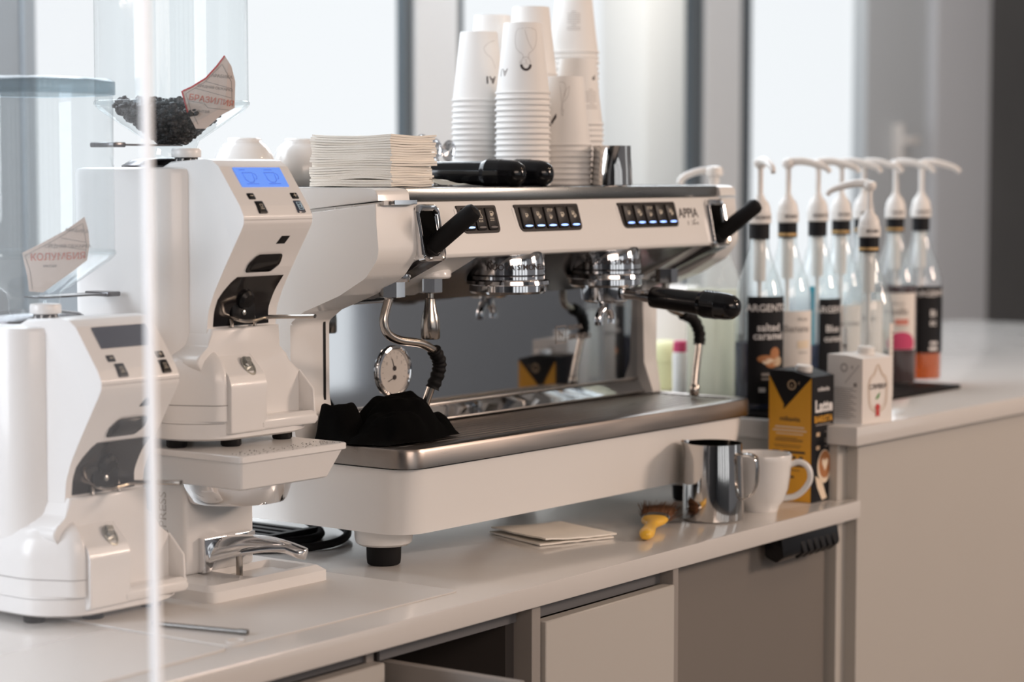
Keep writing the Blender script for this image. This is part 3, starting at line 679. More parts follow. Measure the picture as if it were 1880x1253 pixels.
    def key(x, s, w, h, sym, m='black'):
        b = BM(); q = rpoly([(x - w, s - h), (x + w, s - h), (x + w, s + h), (x - w, s + h)], .0015, 3); loft(b, [[onface(a, c, -.001) for a, c in q], [onface(a, c, .0012) for a, c in q], [onface(x + (a - x) * .85, s + (c - s) * .85, .0018) for a, c in q]]); k = finish('key', b, m, t)
        b = BM(); qm = fm @ Matrix.Translation((x, s, .0024))
        if sym in '-+':
            ribbon(b, [(-.0025, 0), (.0025, 0)], .0010, qm)
            if sym == '+': ribbon(b, [(0, -.0025), (0, .0025)], .0010, qm)
        elif sym == 'cup': ribbon(b, [(-.002, .003), (.002, .003), (.0015, -.001), (-.0015, -.001)], .0008, qm, closed=True); ribbon(b, [(-.003, -.003), (.003, -.003)], .0008, qm)
        else: ribbon(b, [(-.0035, .005), (.003, .005), (.003, -.005), (-.0035, -.005)], .0014, qm, closed=True); ribbon(b, circ(0, 0, .002, .0025, 10), .001, qm, closed=True)
        finish('key_symbol', b, 'icon' if sym in '-+cup' else 'cyan_print', k); return k
    key(-.031, .0185, .0056, .0042, '-'); key(.0405, .0185, .0056, .0042, '+')
    key(-.024, .0035, .0068, .0082, 'cup'); key(.0395, .0035, .0064, .0082, 'cup' if not lit else 'ring', 'black' if not lit else 'lcd_off')
    # side seams on the head cover
    pth = smoothpath([(.092, .318, 0), (.082, .300, 0), (.066, .278, 0), (.052, .2665, 0), (.030, .2630, 0), (.004, .2630, 0)], 6)
    for x in (-.0562, .0562): b = BM(); tube(b, [(x, p[0], p[1]) for p in pth], .0004, 5); finish('cover_seam', b, 'seam', t)
    b = BM()
    for z in (.0515,): loft(b, [base2(z - .0003, .0), base2(z + .0003, .0)])
    finish('base_seam', b, 'seam', t)
    # feet
    for x, y in ((-.068, .10), (.068, .062), (-.02, .060), (.06, .22), (-.06, .23)):
        b = BM(); lathe(b, [(.0105, 0), (.012, .002), (.012, .013)], 16, frame((x, y, 0))); finish('foot', b, 'black', t)
    # hopper seat, adjusting knob, hopper
    hx, hy = 0., .172
    b = BM(); lathe(b, [(.060, .320), (.060, .325), (.050, .331), (.030, .334)], 36, frame((hx, hy, 0))); finish('hopper_seat', b, 'darksteel', t)
    kx, ky = -.030, .118
    b = BM(); lathe(b, [(.0135, .316), (.0135, .3345)], 28, frame((kx, ky, 0))); kn = finish('adjusting_ring', b, 'black', t)
    b = BM(); lathe(b, [(.0165, .334), (.0172, .335), (.0172, .3425), (.0160, .3445)], 32, frame((kx, ky, 0))); finish('adjusting_knob', b, 'white2', kn)
    b = BM(); a0 = to_cam(loc[0] + kx, loc[1] + ky)
    for k, s in enumerate(['6', '5', '4', '3']): 
        aa = (k - 1.5) * .62; text(b, s, .0075, None, bold=.03, wrap=lambda x, y, aa=aa: Vector((kx + .0138 * math.cos(a0 + aa + x / .0138), ky + .0138 * math.sin(a0 + aa + x / .0138), .3295 + y)))
    for k in range(-7, 8):
        aa = k * .2; ribbon(b, [(0, -.003), (0, .002)], .0006, wrap=lambda x, y, aa=aa: Vector((kx + .0138 * math.cos(a0 + aa + x / .0138), ky + .0138 * math.sin(a0 + aa + x / .0138), .3225 + y)))
    finish('scale_marks', b, 'ptext', kn)
    b = BM()
    lathe(b, [(.026, .330), (.026, .346), (.029, .354), (.078, .390), (.082, .3945), (.0825, .400), (.0825, .580)], 56, frame((hx, hy, 0)), False, False, .7); hp = finish('hopper', b, 'hopper', t, 35, label='clear plastic bean hopper')
    b = BM(); lathe(b, [(.0826, .3955), (.0838, .397), (.0838, .400), (.0826, .4012)], 56, frame((hx, hy, 0)), False, False, .7); finish('hopper_rim', b, 'hopper', hp)
    b = BM(); lathe(b, [(.0825, .574), (.0850, .575), (.0850, .589), (.080, .592)], 56, frame((hx, hy, 0)), False, True, .7); finish('hopper_lid', b, 'hopperlid', hp)
    s = 1 if not lit else -1
    b = BM(); box(b, min(0, s * .108), max(0, s * .108), -.018, .018, .3475, .3495, .0006, 1, Matrix.Translation((hx, hy, 0))); box(b, min(s * .092, s * .112), max(s * .092, s * .112), -.02, .02, .3455, .3512, .0015, 2, Matrix.Translation((hx, hy, 0))); finish('hopper_gate', b, 'darksteel', t)
    return t
PLZ = .1715
G1 = (-.386, .050, 0.)
G2 = (-.178, .042, PLZ)
grinder('white coffee grinder with a dark unlit display, behind the acrylic screen', G1, False, False)
grinder('white coffee grinder with a lit blue display, raised on the tamper platform', G2, True, True)

# coffee beans in the rear hopper
b = BM()
hx, hy, hz = G2[0], G2[1] + .172, G2[2]
def bean(p):
    m = Matrix.Translation(p) @ Matrix.Rotation(rnd.random() * 6.3, 4, 'Z') @ Matrix.Rotation(rnd.random() * 3.1, 4, 'X') @ Matrix.Diagonal((.0052, .0038, .0029, 1))
    bmesh.ops.create_icosphere(b, subdivisions=1, radius=1, matrix=m)
import math as _m
cnt = 0
while cnt < 1100:
    z = .352 + rnd.random() * .052; rmax = min(.076, .024 + max(0, z - .354) * 1.36) - .006
    if z > .396: rmax = .066
    a = rnd.random() * 2 * PI; rr_ = rmax * (rnd.random() ** .35)
    bx_, by_ = rr_ * math.cos(a), rr_ * math.sin(a)
    # heap leans to the camera-right side of the hopper
    side = bx_ * .61 - by_ * .79
    if side < -.068: continue
    top = .397 + .010 * noise.noise(Vector((bx_ * 40, by_ * 40, 0))) + (.006 if side < .02 else -.012)
    if z > top: continue
    bean(Vector((hx + bx_, hy + by_, hz + z))); cnt += 1
ob = finish('coffee_beans', b, 'bean', None, 60); tag(ob, 'dark roasted coffee beans filling the clear hopper', 'coffee beans', kind='stuff')

# paper tags standing in the hoppers
def tagcard(name, label, center, outline, lines, texts, rim, mcol, bend=.012):
    """outline in (right, up) metres about centre, facing the camera"""
    t = thing(name, label, 'label card', center)
    rgt = Vector((.609, -.793, 0)); up = Vector((0, 0, 1)); nn = Vector((-.793, -.609, 0))
    def wrap(x, y, d=0.): return rgt * x + up * y + nn * (d - bend * (x / .05) ** 2 * .6 - .10 * y)
    import mathutils.geometry as g
    b = BM(); vs = [b.verts.new((p[0], p[1], 0)) for p in outline]; f = b.faces.new(vs)
    bmesh.ops.triangulate(b, faces=[f]); 
    for _ in range(3): bmesh.ops.subdivide_edges(b, edges=b.edges[:], cuts=1, use_grid_fill=True)
    top = b.faces[:]; ex = bmesh.ops.extrude_face_region(b, geom=top)
    nv = {v for v in ex['geom'] if isinstance(v, bmesh.types.BMVert)}
    for v in b.verts: v.co = wrap(v.co.x, v.co.y, .0006 if v in nv else 0.)
    c = finish('card', b, mcol, t, 30)
    b = BM()
    for l in lines: 
        L = [Vector(l[i]).lerp(Vector(l[i + 1]), k / 4) for i in range(len(l) - 1) for k in range(4)] + [Vector(l[-1])]
        ribbon(b, [tuple(p) for p in L], .0006, wrap=lambda x, y: wrap(x, y, .0010))
    finish('printed_lines', b, 'print_grey', c)
    for s, x, y, sz, rot, m in texts:
        b = BM(); ca, sa = math.cos(rot), math.sin(rot)
        text(b, s, sz, None, 'CENTER', .01, wrap=lambda u, v: wrap(x + u * ca - v * sa, y + u * sa + v * ca, .0010)); finish('printed_word', b, m, c)
    if rim:
        b = BM(); L = [Vector(rim[i]).lerp(Vector(rim[i + 1]), k / 6) for i in range(len(rim) - 1) for k in range(6)] + [Vector(rim[-1])]
        ribbon(b, [tuple(p) for p in L], .0018, wrap=lambda x, y: wrap(x, y, .0012)); finish('red_edge', b, 'red', c)
    return t
S = 2.62 / 4100
def px(pts, u0, v0): return [((u - u0) * S, -(v - v0) * S) for u, v in pts]
o1 = px([(412, 103), (424, 122), (431, 150), (430, 198), (405, 212), (378, 236), (360, 236), (346, 210), (334, 168), (352, 160), (378, 144), (398, 122)], 380, 180)
L1 = [px([(408, 120), (424, 150), (426, 196)], 380, 180), px([(378, 150), (425, 163)], 380, 180), px([(358, 162), (424, 180)], 380, 180), px([(347, 185), (375, 190), (382, 198), (420, 202)], 380, 180), px([(341, 172), (350, 200), (364, 228)], 380, 180), px([(341, 172), (375, 152), (408, 118)], 380, 180)]
cpos = CAM + fwd * 0 + Vector((0, 0, 0))
def atpx(u, v, d):
    f = Vector((math.cos(TH), math.sin(TH), 0)); r = Vector((math.sin(TH), -math.cos(TH), 0))
    p = PIT; F = Vector((f.x * math.cos(p), f.y * math.cos(p), -math.sin(p))); U = Vector((f.x * math.sin(p), f.y * math.sin(p), math.cos(p)))
    return CAM + d * (F + (u - 940) / 4100 * r - (v - 626.5) / 4100 * U)
T1 = [('АРАБИКА', 27 * S, 39 * S, .0052, -.1, 'print_grey'), ('СРЕДНЯЯ ОБЖАРКА', 15 * S, 18 * S, .0041, -.14, 'print_grey'), ('БРАЗИЛИЯ', 8 * S, -5 * S, .0098, -.16, 'redmute'), ('мытая', -8 * S, -24 * S, .0055, -.1, 'print_grey')]
tagcard('coffee_tag', 'curved pale card reading БРАЗИЛИЯ standing in the rear grinder hopper', atpx(380, 180, 2.600), o1, L1, T1, px([(412, 103), (398, 122), (378, 144), (352, 160), (334, 168), (346, 210)], 380, 180), 'card')
S = 2.52 / 4100
o2 = px([(153, 400), (160, 425), (162, 450), (158, 478), (130, 500), (95, 525), (80, 536), (54, 534), (50, 505), (40, 465), (75, 448), (120, 424)], 100, 470)
L2 = [px([(150, 412), (157, 450), (154, 474)], 100, 470), px([(112, 438), (157, 446)], 100, 470), px([(92, 449), (157, 460)], 100, 470), px([(46, 470), (56, 500), (60, 530)], 100, 470), px([(46, 470), (100, 442), (150, 412)], 100, 470)]
T2 = [('АРАБИКА', 40 * S, 45 * S, .0055, -.1, 'print_grey'), ('СРЕДНЯЯ ОБЖАРКА', 24 * S, 17 * S, .005, 0, 'print_grey'), ('КОЛУМБИЯ', 6 * S, -2 * S, .0108, .03, 'redmute'), ('мытая', -8 * S, -18 * S, .005, 0, 'print_grey')]
tagcard('coffee_tag', 'curved pale card reading КОЛУМБИЯ standing in the front grinder hopper', atpx(100, 470, 2.475), o2, L2, T2, None, 'card')

# ------------------------------------------------------------------ tamper under the rear grinder
tp = thing('automatic_tamper', 'white automatic coffee tamper with chrome fork carrying the rear grinder', 'tamper', (-.178, .06, 0))
b = BM()
def platring(z, g): return [(x, y, z) for x, y in rpoly([(-.089 + g, -.042 + g), (.089 - g, -.042 + g), (.089 - g, .235 - g), (-.089 + g, .235 - g)], [.006, .006, .006, .006], 3)]
loft(b, [platring(.1300, .019), platring(.1320, .016), platring(.1630, .0035)]); loft(b, [platring(.1636, .0015), platring(.1644, 0), platring(.1706, 0), platring(.1715, .001)]); finish('platform', b, 'white2', tp, 30)
b = BM()
for _ in range(90):
    x = rnd.uniform(-.08, .08); y = rnd.uniform(-.04, -.005); r_ = rnd.uniform(.0003, .0008); bmesh.ops.create_icosphere(b, subdivisions=1, radius=r_, matrix=Matrix.Translation((x + .0, y, .1716)))
finish('coffee_grounds', b, 'bean', tp)['kind'] = 'stuff'
b = BM(); lathe(b, [(.067, .1305), (.0655, .124), (.0600, .108), (.0580, .1055), (.045, .1055)], 44, frame((0, .055, 0))); finish('chrome_ring', b, 'chrome', tp)
b = BM(); box(b, -.062, .052, .075, .20, .020, .134, .006, 3); co = finish('column', b, 'white2', tp)
b = BM(); text(b, 'PUQPRESS', .017, plane_m((-.0623, .112, .078), (0, 0, 1), (0, 1, 0)), bold=.01); finish('embossed_lettering', b, 'print_emboss', co)
b = BM()
loft(b, [[(x, y, z) for x, y in rpoly([(-.0945, 0), (.098, 0), (.098, .21), (-.0945, .21)], [.012, .004, .01, .01], 4)] for z in (.0015, .014)] + [[(x, y, .0205) for x, y in rpoly([(-.090, .008), (.090, .008), (.090, .205), (-.090, .205)], [.012, .004, .01, .01], 4)], [(x, y, .0205) for x, y in rpoly([(-.02, .016), (.080, .016), (.080, .08), (-.02, .08)], [.006, .004, .006, .006], 4)], [(x, y, .013) for x, y in rpoly([(-.012, .022), (.074, .022), (.074, .076), (-.012, .076)], [.006, .004, .006, .006], 4)]]); finish('foot_plate', b, 'white2', tp, 30)
b = BM(); loft(b, [[(x, y, z) for x, y in rpoly([(-.090, .003), (.092, .003), (.092, .205), (-.090, .205)], .01, 3)] for z in (0, .0018)]); finish('plate_underside', b, 'black', tp)
# chrome fork: upright plate with arch and a curved tongue
b = BM()
prism(b, [(-.042, .022), (-.042, .0625), (.042, .0625), (.042, .050)] + [(.004 + .034 * math.cos(a), .022 + .029 * math.sin(a)) for a in [R(20 + 14 * k) for k in range(11)]] + [(-.032, .022)], 'y', .064, .076, .0012)
fk = finish('fork', b, 'chrome', tp, 30)
b = BM(); sp = smoothpath([(-.002, .076, .0535), (.001, .058, .0555), (.005, .036, .0570), (.011, .014, .0565), (.017, -.006, .0535), (.022, -.022, .0490), (.0255, -.033, .0455)], 6)
ws = [.040 - .028 * min(1, (i / 26)) ** .8 for i in range(len(sp))]
rings = []
for i, p in enumerate(sp):
    tt = (sp[min(i + 1, len(sp) - 1)] - sp[max(i - 1, 0)]).normalized(); sd = tt.cross(Vector((0, 0, 1))).normalized(); u_ = sd.cross(tt)
    w_ = ws[i] * (1 if i < len(sp) - 4 else (.95, .82, .6, .3)[i - len(sp) + 4]); h_ = .0085 - .002 * min(1, i / 24)
    rings.append([p + sd * w_ * math.copysign(abs(math.cos(a)) ** .7, math.cos(a)) + u_ * h_ * math.copysign(abs(math.sin(a)) ** .8, math.sin(a)) - Vector((0, 0, .022 * (math.cos(a) ** 2) * max(0, 1 - i / 26))) for a in [2 * PI * k / 20 for k in range(20)]])
loft(b, rings); finish('tongue', b, 'chrome', fk, 60)
b = BM(); tube(b, [(.002, .052, .054), (.002, .052, .014)], .0042, 12); finish('pin', b, 'wandsteel', fk)

# ------------------------------------------------------------------ acrylic screen
t = thing('acrylic_screen', 'hazy clear acrylic screen standing at the near left', 'screen', (-.857, -.470, FZ))
b = BM(); box(b, -1.3, -.0045, 0, .006, .02, 2.2); mm = Matrix.Rotation(R(-.42), 4, 'Y')
bmesh.ops.transform(b, matrix=Matrix.Translation((0, 0, 1.4)) @ mm @ Matrix.Translation((0, 0, -1.4)), verts=b.verts[:]); finish('sheet', b, 'acrylic', t, flat=True)
b = BM(); box(b, -.0043, .001, 0, .008, .02, 2.2, .001, 1); bmesh.ops.transform(b, matrix=Matrix.Translation((0, 0, 1.4)) @ mm @ Matrix.Translation((0, 0, -1.4)), verts=b.verts[:]); finish('glowing_edge', b, 'acryledge', t, label='acrylic edge given a faint glow')
b = BM(); box(b, -.9, -.02, -.06, .066, 0, .02, .004); finish('floor_foot', b, 'steel', t)

# ------------------------------------------------------------------ paper cups
CH, RB, RR_, PITCH = .0985, .0262, .0372, .00795
def cupwall(ang0, eps=.00025):
    """(x, y): x arc metres, y height above the rim of an upturned cup"""
    def w(x, y, e=0.):
        s = max(0, min(1, y / CH)); r = RR_ + (RB - RR_) * s + eps + e; a = ang0 + x / .032
        return Vector((r * math.cos(a), r * math.sin(a), y))
    return w
b = BM(); lathe(b, [(RR_ - .001, .0008), (RR_ + .0012, .0), (RR_ + .0021, .0014), (RR_ + .0017, .0030), (RR_, .0036), (RR_ + (RB - RR_) * .5, CH * .5), (RB + .0004, CH - .001), (RB, CH), (RB - .0022, CH + .0002), (RB - .003, CH - .003)], 36, None, False, True)
cup0 = finish('paper_cup', b, 'paper', None, 45)
def logo_mesh(b, w, cx, cy, s):
    text(b, 'A1', s, None, bold=.03, wrap=lambda x, y: w(cx - x, cy - y))
def portrait(b1, b2, w, cx, cy, k=1.):
    W_ = lambda x, y: w(cx - x * k, cy - y * k)   # upside-down drawing
    ribbon(b1, circ(0, 0, .0065, .0085, 20), .0005, wrap=W_, closed=True)
    for l in ([(-.0035, .001), (-.0015, .0016)], [(.0015, .0016), (.0035, .001)], [(0, .0008), (-.0008, -.002), (.0004, -.0022)], [(-.0018, -.0048), (0, -.0044), (.0018, -.0048)],
              [(-.004, -.007), (-.0045, -.013), (-.011, -.018), (-.016, -.025), (-.019, -.038), (-.018, -.046)], [(.004, -.007), (.0045, -.012), (.010, -.016), (.015, -.024), (.016, -.038), (.013, -.046)],
              [(-.010, -.019), (-.004, -.030), (.001, -.046)], [(-.0175, -.046), (-.006, -.049), (.013, -.047)], [(.007, .001), (.0085, .0), (.0075, -.003)]):
        ribbon(b1, [tuple(p) for p in [Vector((q.x, q.y)) for q in smoothpath([(p[0], p[1], 0) for p in l], 4)]], .00045, wrap=W_)
    ribbon(b2, [(.0064 * math.cos(a), .001 + .0082 * math.sin(a)) for a in [R(8 + 164 * i / 14) for i in range(15)]], .0034, wrap=lambda x, y: w(cx - x * k, cy - y * k, .0003))
def leafdraw(b1, w, cx, cy):
    W_ = lambda x, y: w(cx + x, cy + y)
    for l in ([(-.008, .030), (.001, .029), (.0035, .022), (.001, .012), (-.001, .0)], [(.010, .024), (.004, .019), (.002, .009)], [(-.006, .026), (-.004, .014), (-.002, -.004), (-.001, -.012)], [(.010, .024), (.0075, .012), (.001, .002)], [(-.001, .0), (-.003, -.010), (-.001, -.018), (.0005, -.008)]):
        ribbon(b1, [(q.x, q.y) for q in smoothpath([(p[0], p[1], 0) for p in l], 4)], .00045, wrap=W_)
stacks = [  # x, y, number, place words
    (.4745, .266, 16, 'front left stack'), (.4566, .174, 17, 'front middle portrait stack'), (.541, .1628, 8, 'short stack by the steel jug'),
    (.5812, .3246, 20, 'back left stack'), (.5677, .2434, 21, 'plain stack behind the portrait'), (.6495, .2191, 12, 'stack behind the short one'), (.7354, .2884, 26, 'tallest stack at right')]
ZT = .4695
first = True
for si, (x, y, nn_, words) in enumerate(stacks):
    for k in range(nn_):
        c = cup0 if first else cup0.copy()
        if not first: COL.objects.link(c)
        first = False
        c.location = (x + rnd.uniform(-.0004, .0004), y + rnd.uniform(-.0004, .0004), ZT + .0004 + k * PITCH); c.rotation_euler = (0, 0, rnd.random() * 6)
        tag(c, 'white paper cup, %s from top of %s' % (ordinal(nn_ - 1 - k), words) if k < nn_ - 1 else 'upturned white paper cup, topmost of the %s' % words, 'paper cup', 'paper cups in the ' + words)
        if k == nn_ - 1:
            c.rotation_euler = (0, 0, 0); a0 = to_cam(x, y)
            if si == 0:
                w = cupwall(a0); b = BM(); logo_mesh(b, w, .016, .030, .014); finish('printed_logo', b, 'print_dark', c)
                b = BM(); 
                ribbon(b, [(q.x, q.y) for q in smoothpath([(.030, .086, 0), (.016, .082, 0), (.008, .074, 0), (.012, .066, 0), (.020, .060, 0), (.026, .046, 0)], 5)], .00045, wrap=w); finish('line_drawing', b, 'print_line', c)
            if si == 1:
                w = cupwall(a0); b1, b2 = BM(), BM(); portrait(b1, b2, w, .004, .042, 1.0); pd = finish('portrait_drawing', b1, 'print_line', c); finish('portrait_hair', b2, 'print_dark', pd)
                b = BM(); logo_mesh(b, w, -.030, .030, .014); finish('printed_logo', b, 'print_grey', c)
            if si == 2:
                w = cupwall(a0); b = BM(); leafdraw(b, w, -.002, .060); ln = finish('line_drawing', b, 'print_line', c)
                b = BM(); poly(b, [(-.020, .034), (-.015, .042), (-.012, .046), (-.0115, .040), (-.014, .036), (-.018, .030)], wrap=w); poly(b, [(-.026, .026), (-.020, .031), (-.019, .027), (-.025, .023)], wrap=w); finish('dark_mark', b, 'print_dark', ln)
            if si in (5, 6):
                w = cupwall(a0); b = BM(); cx = .022 if si == 5 else .0
                for r_ in range(9):
                    yy = (.052 if si == 5 else .062) - r_ * .0034; ww = .010 if r_ not in (0, 6) else .004
                    ribbon(b, [(cx - ww + i * ww / 4, yy) for i in range(9)], .0009, wrap=w)
                finish('small_print', b, 'print_line', c)
                if si == 5:
                    b = BM(); poly(b, [(.026, .070), (.034, .074), (.033, .067), (.027, .066)], wrap=w); finish('dark_mark', b, 'print_dark', c)

# ------------------------------------------------------------------ napkin stack
def napkin_mesh(k, seed, n=14, s=.115, th=.0036):
    b = BM(); rows = {}
    for side in (0, 1):
        for i in range(n + 1):
            for j in range(n + 1):
                x = i / n * s; y = j / n * s
                px_ = .0012 * noise.noise(Vector((seed * 3.1, y * 25, k * .7))); py_ = .0012 * noise.noise(Vector((x * 25, seed * 2.3, k * .7)))
                f = k / 21.
                z = .0010 * noise.noise(Vector((x * 18, y * 18, k * .25))) + .0045 * f * f * (((x / s - .5) * 2) ** 2 * .35 + ((y / s - .5) * 2) ** 2 * .6) + (.0022 * math.sin(y / s * 5) * (1 - f) if k > 2 else 0)
                edge = min(x, s - x, y, s - y)
                t_ = th * (.86 + .14 * min(1, edge / .0015))
                rows[side, i, j] = b.verts.new((x + px_ * (1 if edge < .002 else 0), y + py_ * (1 if edge < .002 else 0), z + (t_ if side else th - t_)))
    for i in range(n):
        for j in range(n):
            b.faces.new((rows[0, i, j], rows[0, i, j + 1], rows[0, i + 1, j + 1], rows[0, i + 1, j])); b.faces.new((rows[1, i, j], rows[1, i + 1, j], rows[1, i + 1, j + 1], rows[1, i, j + 1]))
    for i in range(n):
        for (a, c) in (((i, 0), (i + 1, 0)), ((i + 1, n), (i, n)), ((0, i + 1), (0, i)), ((n, i), (n, i + 1))):
            b.faces.new((rows[0, a[0], a[1]], rows[0, c[0], c[1]], rows[1, c[0], c[1]], rows[1, a[0], a[1]]))
    return b
NN = 22
for k in range(NN):
    o = finish('paper_napkin', napkin_mesh(k, k % 7), 'napkin', None, 60)
    o.location = (.0535 + rnd.uniform(-.0012, .0012) + (.004 if k < 9 else 0), .072 + rnd.uniform(-.0012, .0012) + (.003 if k < 9 else 0), ZT + .0006 + k * .00278); o.rotation_euler = (0, 0, R(11 + rnd.uniform(-1, 1) + (2.5 if k < 9 else 0)))
    tag(o, 'white folded napkin, %s from the top of the stack on the machine' % ordinal(NN - 1 - k) if k < NN - 1 else 'topmost white folded napkin of the stack on the machine', 'napkin', 'napkins stacked on the machine top')
# crumpled loose napkin beside the stack
b = BM(); n = 14; G = {}
for i in range(n + 1):
    for j in range(n + 1):
        x = i / n * .070; y = j / n * .05
        G[i, j] = b.verts.new((x, y, .002 + .010 * max(0, math.sin(x * 70) * .35 + .5 + .6 * noise.noise(Vector((x * 60, y * 60, 3)))) * (1 - .6 * i / n)))
for i in range(n):
    for j in range(n): b.faces.new((G[i, j], G[i + 1, j], G[i + 1, j + 1], G[i, j + 1]))
bmesh.ops.solidify(b, geom=b.faces[:], thickness=.0009)
o = finish('paper_napkin', b, 'napkin', None, 60); o.location = (.156, .098, ZT + .0004); o.rotation_euler = (0, 0, R(-15)); tag(o, 'loose crumpled white napkin under the portafilter handle', 'napkin')
# folded napkin on the counter
t = thing('folded_napkin', 'single folded white napkin lying on the counter before the machine', 'napkin', (.35, .045, 0), R(-20))
for q, (nm, z, gx_, r_) in enumerate((('lower_fold', .0006, .0, 0), ('upper_fold', .0042, .004, 3))):
    b = BM(); n = 12; G = {}
    for side in (0, 1):
        for i in range(n + 1):
            for j in range(n + 1):
                x = (i / n - .5) * .118; y = (j / n - .5) * .125
                lift = 0.0035 * q * max(0, 1 - (i / n) * 1.6) + .0012 * noise.noise(Vector((x * 30, y * 30, q * 5)))
                G[side, i, j] = b.verts.new((x + gx_, y, z + abs(lift) + (.0022 if side else 0)))
    for i in range(n):
        for j in range(n):
            b.faces.new((G[0, i, j], G[0, i, j + 1], G[0, i + 1, j + 1], G[0, i + 1, j])); b.faces.new((G[1, i, j], G[1, i + 1, j], G[1, i + 1, j + 1], G[1, i, j + 1]))
        for (a, c) in (((i, 0), (i + 1, 0)), ((i + 1, n), (i, n)), ((0, i + 1), (0, i)), ((n, i), (n, i + 1))): b.faces.new((G[0, a[0], a[1]], G[0, c[0], c[1]], G[1, c[0], c[1]], G[1, a[0], a[1]]))
    o = finish(nm, b, 'napkin', t, 60); o.rotation_euler = (0, 0, R(r_))

# ------------------------------------------------------------------ upturned bowls, spoons, small jug on the machine
for (x, y, lab) in ((.1179, .3847, 'upturned white cup at the left end of the machine top'), (.2158, .3725, 'upturned white cup half hidden by the napkin stack')):
    t = thing('ceramic_cup', lab, 'cup', (x, y, ZT), group='upturned ceramic cups on the machine')
    b = BM(); lathe(b, [(.0405, .001), (.0425, 0), (.0436, .002), (.0436, .014), (.0422, .027), (.0388, .040), (.0335, .050), (.0275, .0565), (.0232, .0588), (.0225, .0635), (.0205, .0645), (.018, .0615)], 40, None, False, True); finish('bowl', b, 'ceramic', t, 60)
    b = BM(); lathe(b, [(.0228, .0588), (.0229, .0632), (.0205, .0647), (.0195, .0625)], 36, None, False, False); finish('foot_ring', b, 'ceramic', t)
t = thing('spoon_holder', 'small steel holder for teaspoons behind the napkins', 'holder', (.3618, .2482, ZT))
b = BM(); lathe(b, [(.018, 0), (.0195, .001), (.0205, .03), (.0195, .03), (.018, .003)], 28, None, True, True); finish('holder_body', b, 'pitchsteel', t)
for i, (tx, ty, lean, lab) in enumerate(((.2, .1, .055, 'teaspoon bowl up, nearest the napkin stack'), (.10, -.3, .052, 'teaspoon bowl up, nearest the paper cups'), (-.55, .72, .070, 'teaspoon leaning left behind the napkin stack'))):
    t = thing('teaspoon', lab, 'spoon', (.3618, .2482, ZT + .0035))
    d = Vector((tx * .35, ty * .35, 1)).normalized(); r_ = (Vector((.609, -.793, 0)) * (-.006, .009, -.004)[i]); L = lean
    b = BM(); tube(b, [r_ * .5, r_ + d * L * .5, r_ + d * L * .62], [.0016, .0014, .0018], 8, flat=(1.4, .6)); finish('handle', b, 'chrome', t)
    b = BM(); c0 = r_ + d * (L * .62 + .0); mt = frame(c0 + d * .013, Vector((-.79, -.61, 0)) + Vector((0, 0, .0)), d)
    rg = []
    for k in range(7):
        s = k / 6; rg.append([mt @ Vector((.0150 * math.sqrt(max(0, 1 - (1 - s) ** 2)) * math.cos(a), .0098 * math.sqrt(max(0, 1 - (1 - s) ** 2)) * math.sin(a), -.004 * (1 - s) ** 1.5)) for a in [2 * PI * q / 24 for q in range(24)]] if k else [mt @ Vector((.0006 * math.cos(2 * PI * q / 24), .0006 * math.sin(2 * PI * q / 24), -.004)) for q in range(24)])
    loft(b, rg, False); bmesh.ops.solidify(b, geom=b.faces[:], thickness=.0007); finish('bowl', b, 'chrome', t, 60)
t = thing('steel_jug', 'small brushed steel milk jug on the machine top beside the cups', 'jug', (.5657 + .008, .0976 + .006, ZT))
b = BM(); n = 40; rg = []
def jugring(r, z, lip=0., inner=0.):
    a0 = to_cam(.57, .1) + .12; out_ = []
    for k in range(n):
        a = 2 * PI * k / n; dlt = (a - a0 + PI) % (2 * PI) - PI; q = math.exp(-(dlt / .28) ** 2)
        out_.append(((r + lip * q) * math.cos(a), (r + lip * q) * math.sin(a), z - 0.35 * lip * q * 0))
    return out_
loft(b, [jugring(.0275, 0), jugring(.0290, .001), jugring(.0285, .02), jugring(.0268, .042, .001), jugring(.0265, .0565, .009), jugring(.0257, .0565, .009), jugring(.0258, .042, .001), jugring(.0275, .004)]); finish('body', b, 'pitchsteel', t, 50)
b = BM(); aa = to_cam(.57, .1) + PI + .5; dv = Vector((math.cos(aa), math.sin(aa), 0)); pipe(b, [dv * .026 + Vector((0, 0, .05)), dv * .040 + Vector((0, 0, .052)), dv * .047 + Vector((0, 0, .04)), dv * .042 + Vector((0, 0, .018)), dv * .0285 + Vector((0, 0, .012))], .003, 8, 5, flat=(.5, 1.6)); finish('handle', b, 'pitchsteel', t)

